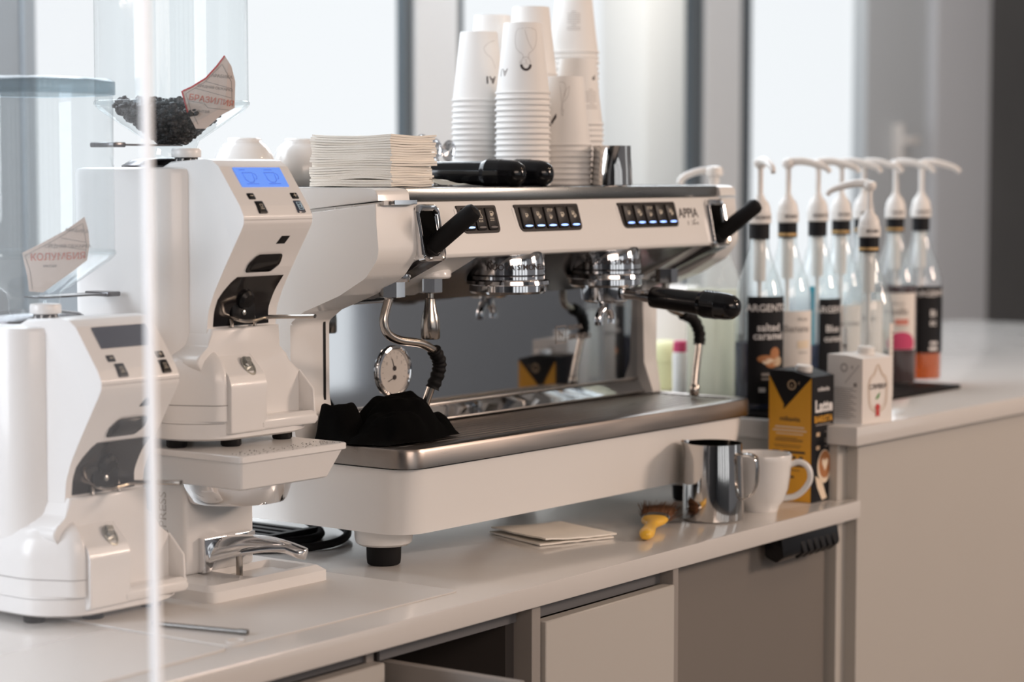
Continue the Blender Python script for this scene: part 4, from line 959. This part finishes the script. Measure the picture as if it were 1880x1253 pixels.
# ------------------------------------------------------------------ cloth on the drip tray
b = BM(); nu, nv = 54, 40; G = {}
def clothz(u, v):  # u along x 0..1, v along y 0..1
    x = u; y = v
    def bump(cx, cy, rx, ry, h, p=3.2): return h / (1 + (((x - cx) / rx) ** 2 + ((y - cy) / ry) ** 2) ** p)
    h = max(bump(.62, .48, .30, .40, .046), bump(.16, .80, .17, .24, .040), bump(.36, .30, .26, .30, .031), bump(.88, .34, .13, .28, .022))
    h += .0065 * abs(math.sin(6 * x + 4.5 * y + .6 + 1.5 * noise.noise(Vector((x * 3, y * 3, 2.))))) * (h / .045) + .007 * noise.noise(Vector((x * 4.3, y * 4.3, 1.7))) + .0035 * noise.noise(Vector((x * 11, y * 9, 4.)))
    e = min(x, 1 - x, y, 1 - y); return max(.0012, h) * min(1, (e / .05)) ** .5
for i in range(nu + 1):
    for j in range(nv + 1):
        u, v = i / nu, j / nv
        r_ = 1 + .10 * noise.noise(Vector((u * 3, v * 3, 9)))
        cx, cy = u - .5, v - .5; sq = max(abs(cx), abs(cy)) / max(1e-6, math.hypot(cx, cy)); k_ = 1 - .45 * (1 - sq)
        X = cx * .172 * r_ * (1 - .30 * (1 - sq)); Y = cy * .125 * r_ * (1 - .30 * (1 - sq))
        G[i, j] = b.verts.new((X, Y, clothz(u, v)))
for i in range(nu):
    for j in range(nv): b.faces.new((G[i, j], G[i + 1, j], G[i + 1, j + 1], G[i, j + 1]))
bmesh.ops.solidify(b, geom=b.faces[:], thickness=.0011)
o = finish('black_cloth', b, 'cloth', None, 70); o.location = (.082, .102, .1556); o.rotation_euler = (0, 0, R(4)); tag(o, 'crumpled black cleaning cloth on the left end of the drip tray', 'cloth')

# ------------------------------------------------------------------ counter things
t = thing('milk_pitcher', 'polished steel milk pitcher on the counter before the machine', 'pitcher', (.609, -.0475, 0))
n = 48
def pring(r, z, lip=0., lz=0.):
    a0 = to_cam(.61, -.05) - 1.75; out_ = []
    for k in range(n):
        a = 2 * PI * k / n; dlt = (a - a0 + PI) % (2 * PI) - PI; q = math.exp(-(dlt / .34) ** 2)
        out_.append(((r + lip * q) * math.cos(a), (r + lip * q) * math.sin(a), z + lz * q))
    return out_
b = BM(); loft(b, [pring(.0405, 0), pring(.0428, .0015), pring(.0432, .005), pring(.0428, .04), pring(.0418, .08), pring(.0405, .098, .001), pring(.0402, .1085, .007, .002), pring(.0394, .1085, .007, .002), pring(.0398, .097, .001), pring(.0415, .05), pring(.040, .004)]); pb = finish('body', b, 'pitchsteel', t, 50)
aa = to_cam(.609, -.0475) + 1.22; dv = Vector((math.cos(aa), math.sin(aa), 0))
b = BM(); pipe(b, [dv * .0395 + Vector((0, 0, .094)), dv * .055 + Vector((0, 0, .0945)), dv * .0640 + Vector((0, 0, .088)), dv * .0655 + Vector((0, 0, .07)), dv * .063 + Vector((0, 0, .048)), dv * .055 + Vector((0, 0, .036)), dv * .0425 + Vector((0, 0, .030))], .0082, 12, 6, flat=(.2, 1)); finish('handle', b, 'pitchsteel', t, 60)

t = thing('coffee_cup', 'white ceramic coffee cup with handle, beside the orange carton', 'cup', (.722, -.057, 0))
b = BM(); lathe(b, [(.021, .001), (.0245, 0), (.0255, .002), (.0262, .006), (.034, .016), (.0400, .032), (.0430, .052), (.0445, .074), (.0450, .0815), (.0444, .0826), (.0432, .0815), (.0415, .055), (.036, .026), (.02, .010)], 48, None, True, True); finish('bowl', b, 'ceramic', t, 60)
aa = to_cam(.722, -.057) + 1.50; dv = Vector((math.cos(aa), math.sin(aa), 0))
b = BM(); pipe(b, [dv * .040 + Vector((0, 0, .066)), dv * .055 + Vector((0, 0, .0715)), dv * .068 + Vector((0, 0, .064)), dv * .071 + Vector((0, 0, .047)), dv * .062 + Vector((0, 0, .031)), dv * .049 + Vector((0, 0, .0215)), dv * .033 + Vector((0, 0, .0185))], .0052, 12, 6, flat=(.85, 1.25)); finish('handle', b, 'ceramic', t, 60)

# pastry brush
t = thing('pastry_brush', 'yellow handled brush with brown bristles on the counter', 'brush', (.478, -.034, 0), R(28)); t.scale = (1.4, .92, 1)
b = BM(); 
def sect(x, w, h, z): return [(x, w * math.copysign(abs(math.cos(a)) ** .7, math.cos(a)), z + h * math.sin(a)) for a in [2 * PI * k / 16 for k in range(16)]]
loft(b, [sect(-.072, .004, .003, .008), sect(-.070, .008, .006, .008), (sect(-.058, .0115, .0075, .0082)), sect(-.035, .0095, .007, .009), sect(-.016, .0075, .0065, .0095), sect(-.006, .011, .0065, .010), sect(.004, .0185, .0065, .0105), sect(.016, .0205, .0065, .011)]); finish('handle', b, 'yellow', t, 60)
b = BM(); loft(b, [sect(.015, .0208, .0068, .011), sect(.028, .0212, .0072, .0115)]); finish('ferrule', b, 'wandsteel', t)
b = BM(); loft(b, [sect(.028, .0203, .0062, .0115), sect(.045, .024, .0072, .0135), sect(.058, .026, .0065, .0155)])
for _ in range(240):
    y = rnd.uniform(-.02, .02); z = .0115 + rnd.uniform(-.006, .006); L = rnd.uniform(.028, .040); s_ = rnd.uniform(.9, 1.5)
    p0 = Vector((.028, y, z)); p1 = Vector((.028 + L, y * s_ * 1.25 + rnd.uniform(-.002, .002), max(.001, z + .004 + (z - .0115) * .7 + rnd.uniform(-.001, .003)))); tube(b, [p0, p1], [.0007, .0003], 4)
br = finish('bristles', b, 'bristle', t, 30)

# cartons
def carton(name, label, loc, rotz, wx, dy, h, mats, gable=.012):
    t = thing(name, label, 'carton', loc, rotz)
    b = BM(); loft(b, [[(x, y, z) for x, y in rpoly([(0, 0), (wx, 0), (wx, dy), (0, dy)], .0012, 2)] for z in (0, h)] + [[(x, y, h + gable) for x, y in rpoly([(0, dy * .45), (wx, dy * .45), (wx, dy), (0, dy)], .0012, 2)]] if gable else [[(x, y, z) for x, y in rpoly([(0, 0), (wx, 0), (wx, dy), (0, dy)], .0012, 2)] for z in (0, h)])
    return t, finish('box', b, mats, t, 30)
# latte carton: local x = right face (black), left face (x=0 plane) orange
LW, LD, LH = .0635, .0745, .187
t, bx_ = carton('milk_carton', 'tall orange and black carton reading Latte BARISTA on the counter', (.8225, -.083, 0), R(-1), LW, LD, LH, 'lblack', .008)
lm = plane_m((-.0004, LD, 0), (0, -1, 0), (0, 0, 1))  # left face: u from back to front
b = BM(); poly(b, [(0.0006, 0.0005), (LD - .0008, .0005), (LD - .0008, LH - .002), (LD - .0015, LH - .002), (.030, LH - .046), (.026, LH - .05), (.026, LH - .042), (.0015, LH - .001), (.0006, LH - .001)], lm); op = finish('orange_side', b, 'orange', bx_, flat=True)
def ltext(par, m, items, mtx, name='printed_word'):
    for s, u, v, sz, bold in items:
        b = BM(); text(b, s, sz, mtx @ Matrix.Translation((u, v, .0005)), bold=bold); finish(name, b, m, par, flat=True)
def rule(par, m, segs, mtx, name='printed_lines'):
    b = BM()
    for u0, u1, v, w in segs: ribbon(b, [(u0, v), (u1, v)], w, mtx @ Matrix.Translation((0, 0, .0005)))
    finish(name, b, m, par, flat=True)
ltext(op, 'print_dark', [('milkavita', LD / 2, LH - .064, .010, .01)], lm)
rule(op, 'cream', [(.012, .062, LH - .076, .0022), (.008, .066, LH - .081, .0022), (.014, .060, LH - .086, .0016)], lm)
rule(op, 'print_dark', [(.015, .05, LH - .092, .0008), (.012, .06, LH - .0945, .0008), (.012, .06, LH - .097, .0008), (.010, .058, LH - .103, .0007), (.012, .055, LH - .106, .0007), (.008, .020, LH - .113, .0034), (.027, .064, LH - .113, .0034), (.010, .018, LH - .121, .002), (.030, .036, LH - .121, .004), (.042, .048, LH - .121, .004), (.054, .060, LH - .121, .004), (.008, .064, LH - .133, .0028), (.020, .055, LH - .140, .001), (.018, .045, LH - .15, .003)], lm)
tm = plane_m((-.0008, LD, 0), (0, -1, 0), (0, 0, 1))
b = BM(); ribbon(b, circ(.040, LH - .013, .0065, n=18), .0018, tm, closed=True); text(b, 'e', .009, tm @ Matrix.Translation((.040, LH - .013, 0))); text(b, '0', .006, tm @ Matrix.Translation((.052, LH - .010, 0))); finish('round_emblem', b, 'tan', bx_, flat=True)
fm_ = plane_m((0, -.0004, 0), (1, 0, 0), (0, 0, 1))
ltext(bx_, 'ptext', [('milkavita', LW / 2, LH - .019, .0095, .012), ('Latte', LW / 2 + .001, LH - .045, .0245, .035)], fm_)
ltext(bx_, 'orange', [('BARISTA', LW / 2, LH - .064, .0135, .02)], fm_)
rule(bx_, 'print_grey', [(.010, .054, LH - .072, .0014), (.036, .056, LH - .083, .0012), (.036, .056, LH - .094, .0012), (.036, .05, LH - .098, .0012), (.036, .056, LH - .105, .0012)], fm_)
rule(bx_, 'tan', [(.012, .022, LH - .086, .006), (.012, .022, LH - .106, .006)], fm_)
b = BM(); poly(b, circ(.036, .052, .020, .025, 24), fm_ @ Matrix.Translation((0, 0, .0003))); poly(b, [(.010, .040), (.030, .030), (.044, .004), (.030, .002), (.016, .022)], fm_ @ Matrix.Translation((0, 0, .0003))); cp = finish('printed_cup', b, 'cream', bx_, flat=True)
b = BM(); poly(b, circ(.037, .055, .0165, .0205, 24), fm_ @ Matrix.Translation((0, 0, .0006))); cf = finish('printed_coffee', b, 'brown', cp, flat=True)
b = BM(); hm = fm_ @ Matrix.Translation((.037, .056, .0009)); poly(b, [(0, -.011), (.008, .0), (.0085, .006), (.004, .008), (0, .004), (-.004, .008), (-.0085, .006), (-.008, 0)], hm); finish('printed_heart', b, 'cream', cp, flat=True)
def cap(par, x, y, z, r=.0135, h=.014):
    b = BM(); lathe(b, [(r + .002, 0), (r + .002, .0025), (r, .003), (r, h - .001), (r - .001, h)], 28, frame((x, y, z), (0, -.10, 1))); return finish('screw_cap', b, 'pump', par, label='white screw cap')
cap(t, LW * .42, LD * .42, LH + .001, .0125, .014)
# white carton on the raised top
WW, WH = .070, .098
t, bx_ = carton('cream_carton', 'short white carton with a red rosette crest on the raised top', (.909, -.119, RZ), R(-8), .0755, .066, WH, 'milkwhite', .004)
cm = plane_m((0, -.0004, 0), (1, 0, 0), (0, 0, 1))
b = BM(); q = cm @ Matrix.Translation((.038, .052, .0003))
sh = [(-.022, -.022), (-.018, -.030), (-.006, -.036), (0, -.039), (.006, -.036), (.018, -.030), (.022, -.022), (.024, .006), (.020, .016), (.010, .022), (.004, .032), (0, .036), (-.004, .032), (-.010, .022), (-.020, .016), (-.024, .006)]
ribbon(b, sh, .0013, q, closed=True); ribbon(b, [(x * .84, y * .86) for x, y in sh], .0006, q, closed=True); finish('crest_outline', b, 'tan', bx_, flat=True)
b = BM(); text(b, 'СЛИВКИ', .0105, q @ Matrix.Translation((0, .002, 0)), bold=.015, sx=.95); finish('printed_word', b, 'print_dark', bx_, flat=True)
b = BM(); poly(b, [(-.006, -.016), (0, -.010), (.006, -.006), (.004, -.013), (-.001, -.017)], q); finish('printed_leaf', b, 'green', bx_, flat=True)
b = BM(); poly(b, circ(0, -.030, .0062, n=18), q); poly(b, [(-.004, -.034), (-.005, -.044), (0, -.041), (.005, -.044), (.004, -.034)], q @ Matrix.Translation((0, 0, .0002))); finish('red_rosette', b, 'red', bx_, flat=True)
sm = plane_m((-.0004, .066, 0), (0, -1, 0), (0, 0, 1))
b = BM()
for k in range(15): ribbon(b, [(.012, .052 - k * .0032), (.050 + .006 * math.sin(k * 2.1), .052 - k * .0032)], .0011, sm)
ribbon(b, [(.034, .060), (.060, .088)], .0012, sm); finish('printed_lines', b, 'print_line', bx_, flat=True)
b = BM(); ribbon(b, circ(.032, .083, .0056, n=16), .0020, sm, closed=True); text(b, '0', .007, sm @ Matrix.Translation((.047, .084, 0)), bold=.03); ribbon(b, [(.05, .058), (.056, .058)], .006, sm); finish('round_emblem', b, 'print_grey', bx_, flat=True)
cap(t, .048, .030, WH + .0015, .0125, .013)

# steel pick, silicone mats, cable
t = thing('steel_pick', 'thin steel pick lying on the near counter mat', 'tool', (-.384, -.033, .0021), math.atan2(-.116, .0284))
b = BM(); tube(b, [(-.060, 0, .0026), (-.05, 0, .0026), (.045, 0, .0026), (.056, 0, .0030), (.060, 0, .0034)], [.0018, .0026, .0026, .0030, .0014], 10); finish('rod', b, 'rodsteel', t)
b = BM(); lathe(b, [(.0026, .0), (.0032, .003), (.003, .012)], 10, frame((.047, 0, .0028), (1, 0, 0))); finish('tip_collar', b, 'rodsteel', t)
def matsheet(label, x0, x1, y0, y1, z0, z1, rot, loc):
    t = thing('counter_mat', label, 'mat', loc, rot)
    b = BM(); prism(b, rpoly([(x0, y0), (x1, y0), (x1, y1), (x0, y1)], .012, 5), 'z', z0, z1, .0005, 1); finish('sheet', b, 'silmat', t)
    b = BM(); ring = [(x0 + .022 + .010 * math.cos(a), y0 + .016 + .008 * math.sin(a), z1 + .0003) for a in [2 * PI * k / 24 for k in range(25)]]; tube(b, ring, .0009, 6, False); finish('tab_ring', b, 'silmat', t)
matsheet('translucent mat under the tamper and grinders along the counter', -.30, .085, .040, .34, .0002, .0016, R(1.5), (-.12, -.150, 0))
matsheet('translucent mat at the near left end of the counter', -.42, .0, .03, .20, .0002, .0019, R(4), (-.425, -.150, 0))
b = BM()
def cab(pts, r): pipe(b, pts, r, 10, 6)
cab([(.10, .46, .030), (.02, .40, .012), (-.02, .31, .0065), (.03, .235, .006), (.10, .215, .006), (.17, .25, .008), (.22, .32, .012), (.30, .43, .03)], .0055)
cab([(.14, .46, .030), (.05, .41, .02), (.03, .33, .0065), (.08, .27, .006), (.15, .28, .006), (.22, .38, .015), (.32, .45, .03)], .0055)
o = finish('power_cable', b, 'rubber', None, 60); tag(o, 'looped black cable under the back of the espresso machine', 'cable')
t = thing('wire_rack', 'black plastic grid lying under the machine behind the cable', 'rack', (.09, .36, .0))
b = BM()
for k in range(7): box(b, -.08 + k * .022, -.07 + k * .022, -.06, .08, .002, .010)
box(b, -.085, .075, -.065, -.055, 0, .012); box(b, -.085, .075, .078, .088, 0, .012); finish('grid', b, 'black', t)

# ------------------------------------------------------------------ syrup bottles
MZ = RZ + .0075
t = thing('bottle_mat', 'black rubber mat under the syrup bottles', 'mat', (.93, .012, RZ))
b = BM(); box(b, -.045, .575, 0, .33, .0003, .0075, .002, 2); finish('sheet', b, 'rubber', t)
BR = .0385
def bottle(label, u, d, spout, level=None, liq=None, lab=None, zb=MZ, sc=1.0, gold=True, film=None, press=0.):
    p = atpx(u, 317, d); x, y = p.x, p.y
    t = thing('syrup_bottle', label, 'bottle', (x, y, zb), group='pump syrup bottles on the raised top')
    a0 = to_cam(x, y); Z = lambda z: z * sc
    b = BM(); lathe(b, [(.030, .0), (BR - .002, .001), (BR, .006), (BR, Z(.168)), (BR - .002, Z(.182)), (.031, Z(.203)), (.022, Z(.228)), (.0158, Z(.250)), (.0145, Z(.262)), (.0145, Z(.290))], 40, None, False, False)
    gl = finish('glass', b, 'glass', t, 50)
    b = BM(); lathe(b, [(.0152, Z(.265)), (.0152, Z(.2885))], 28, None, False, False); nb = finish('neck_band', b, 'lblack', gl)
    if gold: b = BM(); lathe(b, [(.0156, Z(.268)), (.0156, Z(.2725))], 28, None, False, False); finish('gold_line', b, 'gold', nb)
    b = BM(); lathe(b, [(.0158, Z(.2888)), (.0178, Z(.290)), (.0178, Z(.306)), (.0165, Z(.3065)), (.0160, Z(.314)), (.0128, Z(.322)), (.0070, Z(.3285)), (.0066, Z(.333))], 28, None, True, True); pc = finish('pump_collar', b, 'pump', t)
    hz = Z(.385) - press
    b = BM(); lathe(b, [(.0046, Z(.33)), (.0046, hz - .008)], 14, None, True, True); finish('pump_stem', b, 'pump', pc)
    b = BM(); tube(b, [(0, 0, Z(.30)), (0, 0, Z(.20))], .0095, 14); tube(b, [(0, 0, Z(.20)), (0, 0, .02)], .0035, 10); finish('dip_tube', b, 'pump', pc)
    a1 = a0 + spout; dv = Vector((math.cos(a1), math.sin(a1), 0))
    b = BM(); lathe(b, [(.0066, hz - .010), (.0098, hz - .006), (.0105, hz), (.0085, hz + .0035), (.003, hz + .005)], 20)
    pipe(b, [dv * .002 + Vector((0, 0, hz)), dv * .022 + Vector((0, 0, hz + .001)), dv * .044 + Vector((0, 0, hz - .004)), dv * .060 + Vector((0, 0, hz - .010)), dv * .066 + Vector((0, 0, hz - .017))], [.0070 - .0030 * i / 24 for i in range(25)], 12, 6); finish('pump_head', b, 'pump', pc)
    b = BM(); text(b, 'ARGENTO' if not gold else 'MONIN', .0062, None, bold=.03, wrap=lambda q, v: Vector((.0181 * math.cos(a0 + .35 + q / .018), .0181 * math.sin(a0 + .35 + q / .018), Z(.2985) + v)))
    finish('collar_print', b, 'print_dark', pc)
    if level:
        b = BM(); lathe(b, [(.029, .003), (BR - .003, .004), (BR - .0016, .008), (BR - .0016, level), (.001, level)], 36, None, True, True); finish('syrup', b, liq, t, 50)
    if film:
        b = BM(); c = a0 + film[0]; hw = film[1]; z0, z1 = film[2], film[3]
        rg = [[((BR - .0012) * math.cos(c + hw * (k / 6 - .5)), (BR - .0012) * math.sin(c + hw * (k / 6 - .5)), z) for k in range(7)] for z in (z0, (z0 + z1) / 2, z1)]
        loft(b, rg, False) if False else None
        for A, B in zip(rg, rg[1:]):
            for k in range(6): b.faces.new([b.verts.new(v) for v in (A[k], A[k + 1], B[k + 1], B[k])])
        finish('syrup_film', b, 'liq_cyan', t)
    for L in (lab or []):
        c, span, z0, z1, m, content = L; z0, z1 = Z(z0), Z(z1)
        b = BM(); n_ = 18; V = [[b.verts.new(((BR + .0005) * math.cos(a0 + c + span * (k / n_ - .5)), (BR + .0005) * math.sin(a0 + c + span * (k / n_ - .5)), z)) for k in range(n_ + 1)] for z in (z0, z1)]
        for k in range(n_): b.faces.new((V[0][k], V[0][k + 1], V[1][k + 1], V[1][k]))
        lo = finish('label', b, m, gl, label=('black paper label' if m == 'lblack' else 'white paper label'))
        def wr(q, v, e=.0010): return Vector(((BR + e) * math.cos(a0 + c + q / BR), (BR + e) * math.sin(a0 + c + q / BR), z0 + v))
        for it in content:
            b = BM()
            if it[0] == 't': text(b, it[1], it[2], None, bold=.015, wrap=lambda q, v: wr(q + it[3], v + it[4])); finish('label_word', b, it[5], lo)
            elif it[0] == 'e':
                cen = b.verts.new(wr(it[1], it[2], .0012)); pr_ = None
                for g in range(1, 7):
                    vs = [b.verts.new(wr(q, max(.0005, v), .0012)) for q, v in circ(it[1], it[2], it[3] * g / 6, it[4] * g / 6, 24)]
                    for k in range(24): b.faces.new((cen, vs[k], vs[(k + 1) % 24])) if pr_ is None else b.faces.new((pr_[k], pr_[(k + 1) % 24], vs[(k + 1) % 24], vs[k]))
                    pr_ = vs
                finish('label_picture', b, it[5], lo)
            elif it[0] == 'r':
                ribbon(b, [(it[1] + (it[2] - it[1]) * k / 8, it[3]) for k in range(9)], it[4], wrap=lambda q, v: wr(q, v, .0012)); finish('label_bar', b, it[5], lo)
    return t
bottle('syrup bottle with black salted caramel label, nearest the espresso machine', 1396, 3.45, .3, .105, 'liq_navy', [(.42, 1.75, .012, .178, 'lblack', [
    ('t', 'ARGENTO', .0155, 0, .148, 'ptext'), ('t', 'salted', .0165, 0, .118, 'ptext'), ('t', 'caramel', .0165, .001, .105, 'ptext'),
    ('e', -.006, .070, .013, .006, 'brown'), ('e', -.002, .066, .009, .005, 'cream'), ('e', .010, .078, .0085, .010, 'brown'), ('e', .014, .066, .0095, .008, 'tan'), ('e', .004, .062, .010, .006, 'brown'),
    ('r', -.012, .012, .046, .004, 'print_grey'), ('r', -.012, .010, .039, .003, 'print_grey'), ('r', -.016, -.006, .022, .007, 'ptext'), ('r', 0, .010, .022, .005, 'print_grey')])], gold=False)
bottle('syrup bottle with white Banana label and a yellow arc', 1447, 3.54, 1.45, .05, 'liq_pale', [(.45, 2.0, .03, .150, 'lwhite', [
    ('t', 'Monin', .008, .010, .107, 'print_line'), ('t', 'Banana', .0165, .000, .092, 'print_grey'), ('r', .0, .022, .067, .012, 'cream'), ('r', .002, .020, .054, .002, 'print_line'), ('e', .018, .008, .028, .022, 'yellow')])])
bottle('syrup bottle with blue curacao syrup and a black label turned right', 1502, 3.62, 1.5, .090, 'liq_blue', [(.85, 1.5, .012, .165, 'lblack', [
    ('t', 'ARGENTO', .015, -.001, .135, 'ptext'), ('t', 'Blue', .016, -.004, .104, 'ptext'), ('t', 'curacao', .014, .002, .088, 'ptext')])], gold=False, film=(-.20, .22, .09, .185))
bottle('syrup bottle standing behind the blue syrup, gold neck line', 1545, 3.70, 1.35, .06, 'liq_pale', [(.3, 1.6, .03, .150, 'lwhite', [('t', 'Coconut', .014, 0, .09, 'print_grey')])])
bottle('syrup bottle rearmost of the row, behind the low pump bottle', 1586, 3.82, 1.35, .10, 'liq_pale', [(.3, 1.6, .03, .150, 'lwhite', [('t', 'Mint', .014, 0, .09, 'print_grey')])])
bottle('nearly empty clear syrup bottle with a lower pump, behind the white carton', 1597, 3.45, -1.7, None, None, [(1.30, .60, .03, .150, 'lwhite', [('r', -.004, .004, .02 + .008 * k, .003, 'print_line') for k in range(11)]), (-1.30, .75, .03, .142, 'lwhite', [('t', 'Lime', .014, 0, .08, 'print_grey')])], zb=RZ, sc=.955, press=.010)
bottle('syrup bottle with dark red syrup, white label and pink fan', 1645, 3.88, 1.35, .172, 'liq_red', [(.10, 2.1, .062, .160, 'lwhite', [
    ('t', 'Monin', .008, .004, .080, 'print_line'), ('t', 'Vanilla', .0165, .000, .066, 'print_grey'), ('r', -.002, .022, .048, .010, 'redmute'), ('r', .0, .020, .038, .002, 'print_line'), ('e', .010, .010, .026, .021, 'pink')])])
bottle('syrup bottle with amber syrup and black label, furthest right', 1692, 3.95, 1.60, .165, 'liq_amber', [(.65, 1.8, .050, .168, 'lblack', [
    ('t', 'ARGENTO', .0145, 0, .105, 'ptext'), ('t', 'Bi', .017, .000, .070, 'ptext'), ('t', 'sc', .017, .000, .054, 'ptext'), ('r', -.006, .010, .018, .005, 'ptext'), ('r', -.008, .010, .008, .006, 'ptext')])], gold=False)

# big pump jug behind the machine
p = atpx(1311, 317, 3.52)
t = thing('pump_jug', 'large clear jug of pale liquid with white pump, right behind the machine', 'jug', (p.x, p.y, RZ))
def jr(w, z, rad=.014): return [(x, y, z) for x, y in rpoly([(-w, -w), (w, -w), (w, w), (-w, w)], min(rad, w * .9), 6)]
b = BM(); loft(b, [jr(.031, 0), jr(.034, .003), jr(.034, .20), jr(.0325, .213), jr(.026, .240, .02), jr(.019, .262, .019), jr(.015, .272, .015), jr(.015, .285, .015)], False); jg = finish('jug_body', b, 'jugplastic', t, 50)
b = BM(); loft(b, [jr(.0325, .004), jr(.0325, .192)]); finish('liquid', b, 'liq_soap', jg, 50)
b = BM(); a0 = to_cam(p.x, p.y); rgt = Vector((.609, -.793, 0))
box(b, .020, .0347, -.0352, -.0343, .055, .120); box(b, .0343, .0352, -.0347, -.02, .055, .120); finish('side_label', b, 'lblack', jg)
b = BM(); lathe(b, [(.017, .282), (.0195, .283), (.0195, .300), (.016, .308), (.008, .314), (.0075, .325)], 26); pc = finish('pump_collar', b, 'pump', t)
b = BM(); lathe(b, [(.0060, .32), (.0060, .368)], 14); finish('pump_stem', b, 'pump', pc)
b = BM(); lathe(b, [(.008, .358), (.0085, .368), (.0135, .371), (.0145, .378), (.012, .384), (.004, .386)], 20); dv = -rgt; pipe(b, [Vector((0, 0, .377)), dv * .02 + Vector((0, 0, .378)), dv * .038 + Vector((0, 0, .373)), dv * .050 + Vector((0, 0, .366)), dv * .054 + Vector((0, 0, .358))], .0055, 12, 6); finish('pump_head', b, 'pump', pc)
# small things behind the machine
p = atpx(1252, 317, 3.70)
t = thing('pink_cap_bottle', 'small white bottle with pink cap seen behind the machine', 'bottle', (p.x, p.y, RZ))
b = BM(); lathe(b, [(.012, 0), (.0135, .001), (.0145, .07), (.0135, .076), (.010, .079)], 24); finish('body', b, 'ceramic', t)
b = BM(); lathe(b, [(.012, .077), (.0135, .078), (.0125, .094), (.010, .096)], 12); finish('cap', b, 'pink', t)
p = atpx(1222, 317, 3.86)
t = thing('lime_tub', 'lime green tub seen through the gap behind the machine', 'tub', (p.x, p.y, RZ))
b = BM(); lathe(b, [(.033, 0), (.036, .004), (.042, .05), (.040, .066), (.030, .079), (.012, .085)], 32); finish('body', b, 'lime', t, 60)
b = BM(); lathe(b, [(.0425, .048), (.0430, .050), (.0430, .054), (.0422, .056)], 32, None, False, False); finish('rim', b, 'lime', t)
p = atpx(1235, 317, 4.05)
t = thing('white_carton_box', 'plain white box standing behind the lime tub', 'box', (p.x, p.y, RZ), R(30))
b = BM(); box(b, -.075, .075, -.045, .045, 0, .165, .003, 2); finish('box', b, 'milkwhite', t)
b = BM(); box(b, -.0755, .0755, -.0455, .0455, .150, .167, .002, 1); finish('lid', b, 'milkwhite', t)

# ------------------------------------------------------------------ light
w = bpy.data.worlds.new('world'); SCN.world = w; w.use_nodes = True
bg = w.node_tree.nodes['Background']; bg.inputs[0].default_value = (.90, .925, .95, 1); bg.inputs[1].default_value = 1.08
def area(name, loc, to, sx, sy, power, col, spread=180):
    l = bpy.data.lights.new(name, 'AREA'); l.shape = 'RECTANGLE'; l.size = sx; l.size_y = sy; l.energy = power; l.color = col; l.spread = R(spread)
    o = bpy.data.objects.new(name, l); COL.objects.link(o); o.location = loc; o.rotation_euler = (Vector(to) - Vector(loc)).to_track_quat('-Z', 'Y').to_euler(); return o
area('daylight_left', (-.2, 1.5, 1.5), (-.3, .2, .2), 2.4, 1.0, 50, (.86, .93, 1.))
area('daylight_mid', (2.0, 1.5, 1.5), (1.0, 0, .2), 2.6, 1.0, 44, (.88, .94, 1.))
area('daylight_side', (-2.6, 1.2, .9), (-.2, .2, .3), 1.2, 1.4, 56, (.88, .93, 1.))
area('warm_key', (2.5, -2.9, 1.35), (.4, 0, .15), 0.7, .5, 55, (1., .77, .63))
area('warm_fill', (-1.6, -3.6, 1.7), (.2, 0, .2), 2.6, 1.2, 58, (1., .785, .66))
area('exterior_fill', (3.9, 1.95, 1.9), (4.7, 2.75, .5), .8, .6, 22, (1., .96, .9))  # added fill lamp, unseen, only to brighten the building outside
area('corner_fill', (5.4, -2.2, 2.0), (5.8, -3.6, .2), 1.6, 1.2, 60, (1., .92, .84))  # added unseen fill, brightens the far corner mirrored in the back plate
area('wall_fill', (3.4, .3, 2.0), (4.4, 1.5, .3), 1.6, .8, 16, (.92, .96, 1.))  # added cool fill out of view, lifts the grey wall at right
for i, (x, y) in enumerate(((1.5, -1.6), (2.2, -1.9), (2.9, -1.2))):
    l = bpy.data.lights.new('ceiling_spot', 'SPOT'); l.energy = 9; l.color = (1, .74, .5); l.shadow_soft_size = .035; l.spot_size = R(110); l.spot_blend = .6
    o = bpy.data.objects.new('ceiling_spot', l); COL.objects.link(o); o.location = (x, y, 1.95); o.rotation_euler = (Vector((.8, -.2, 0)) - Vector((x, y, 1.95))).to_track_quat('-Z', 'Y').to_euler()
SCN.view_settings.view_transform = 'Standard'
SCN.view_settings.look = 'None'
SCN.view_settings.exposure = 0.
SCN.cycles.max_bounces = 10; SCN.cycles.transparent_max_bounces = 24; SCN.cycles.transmission_bounces = 8
SCN.cycles.caustics_reflective = False; SCN.cycles.caustics_refractive = False
SCN.cycles.sample_clamp_indirect = 6.
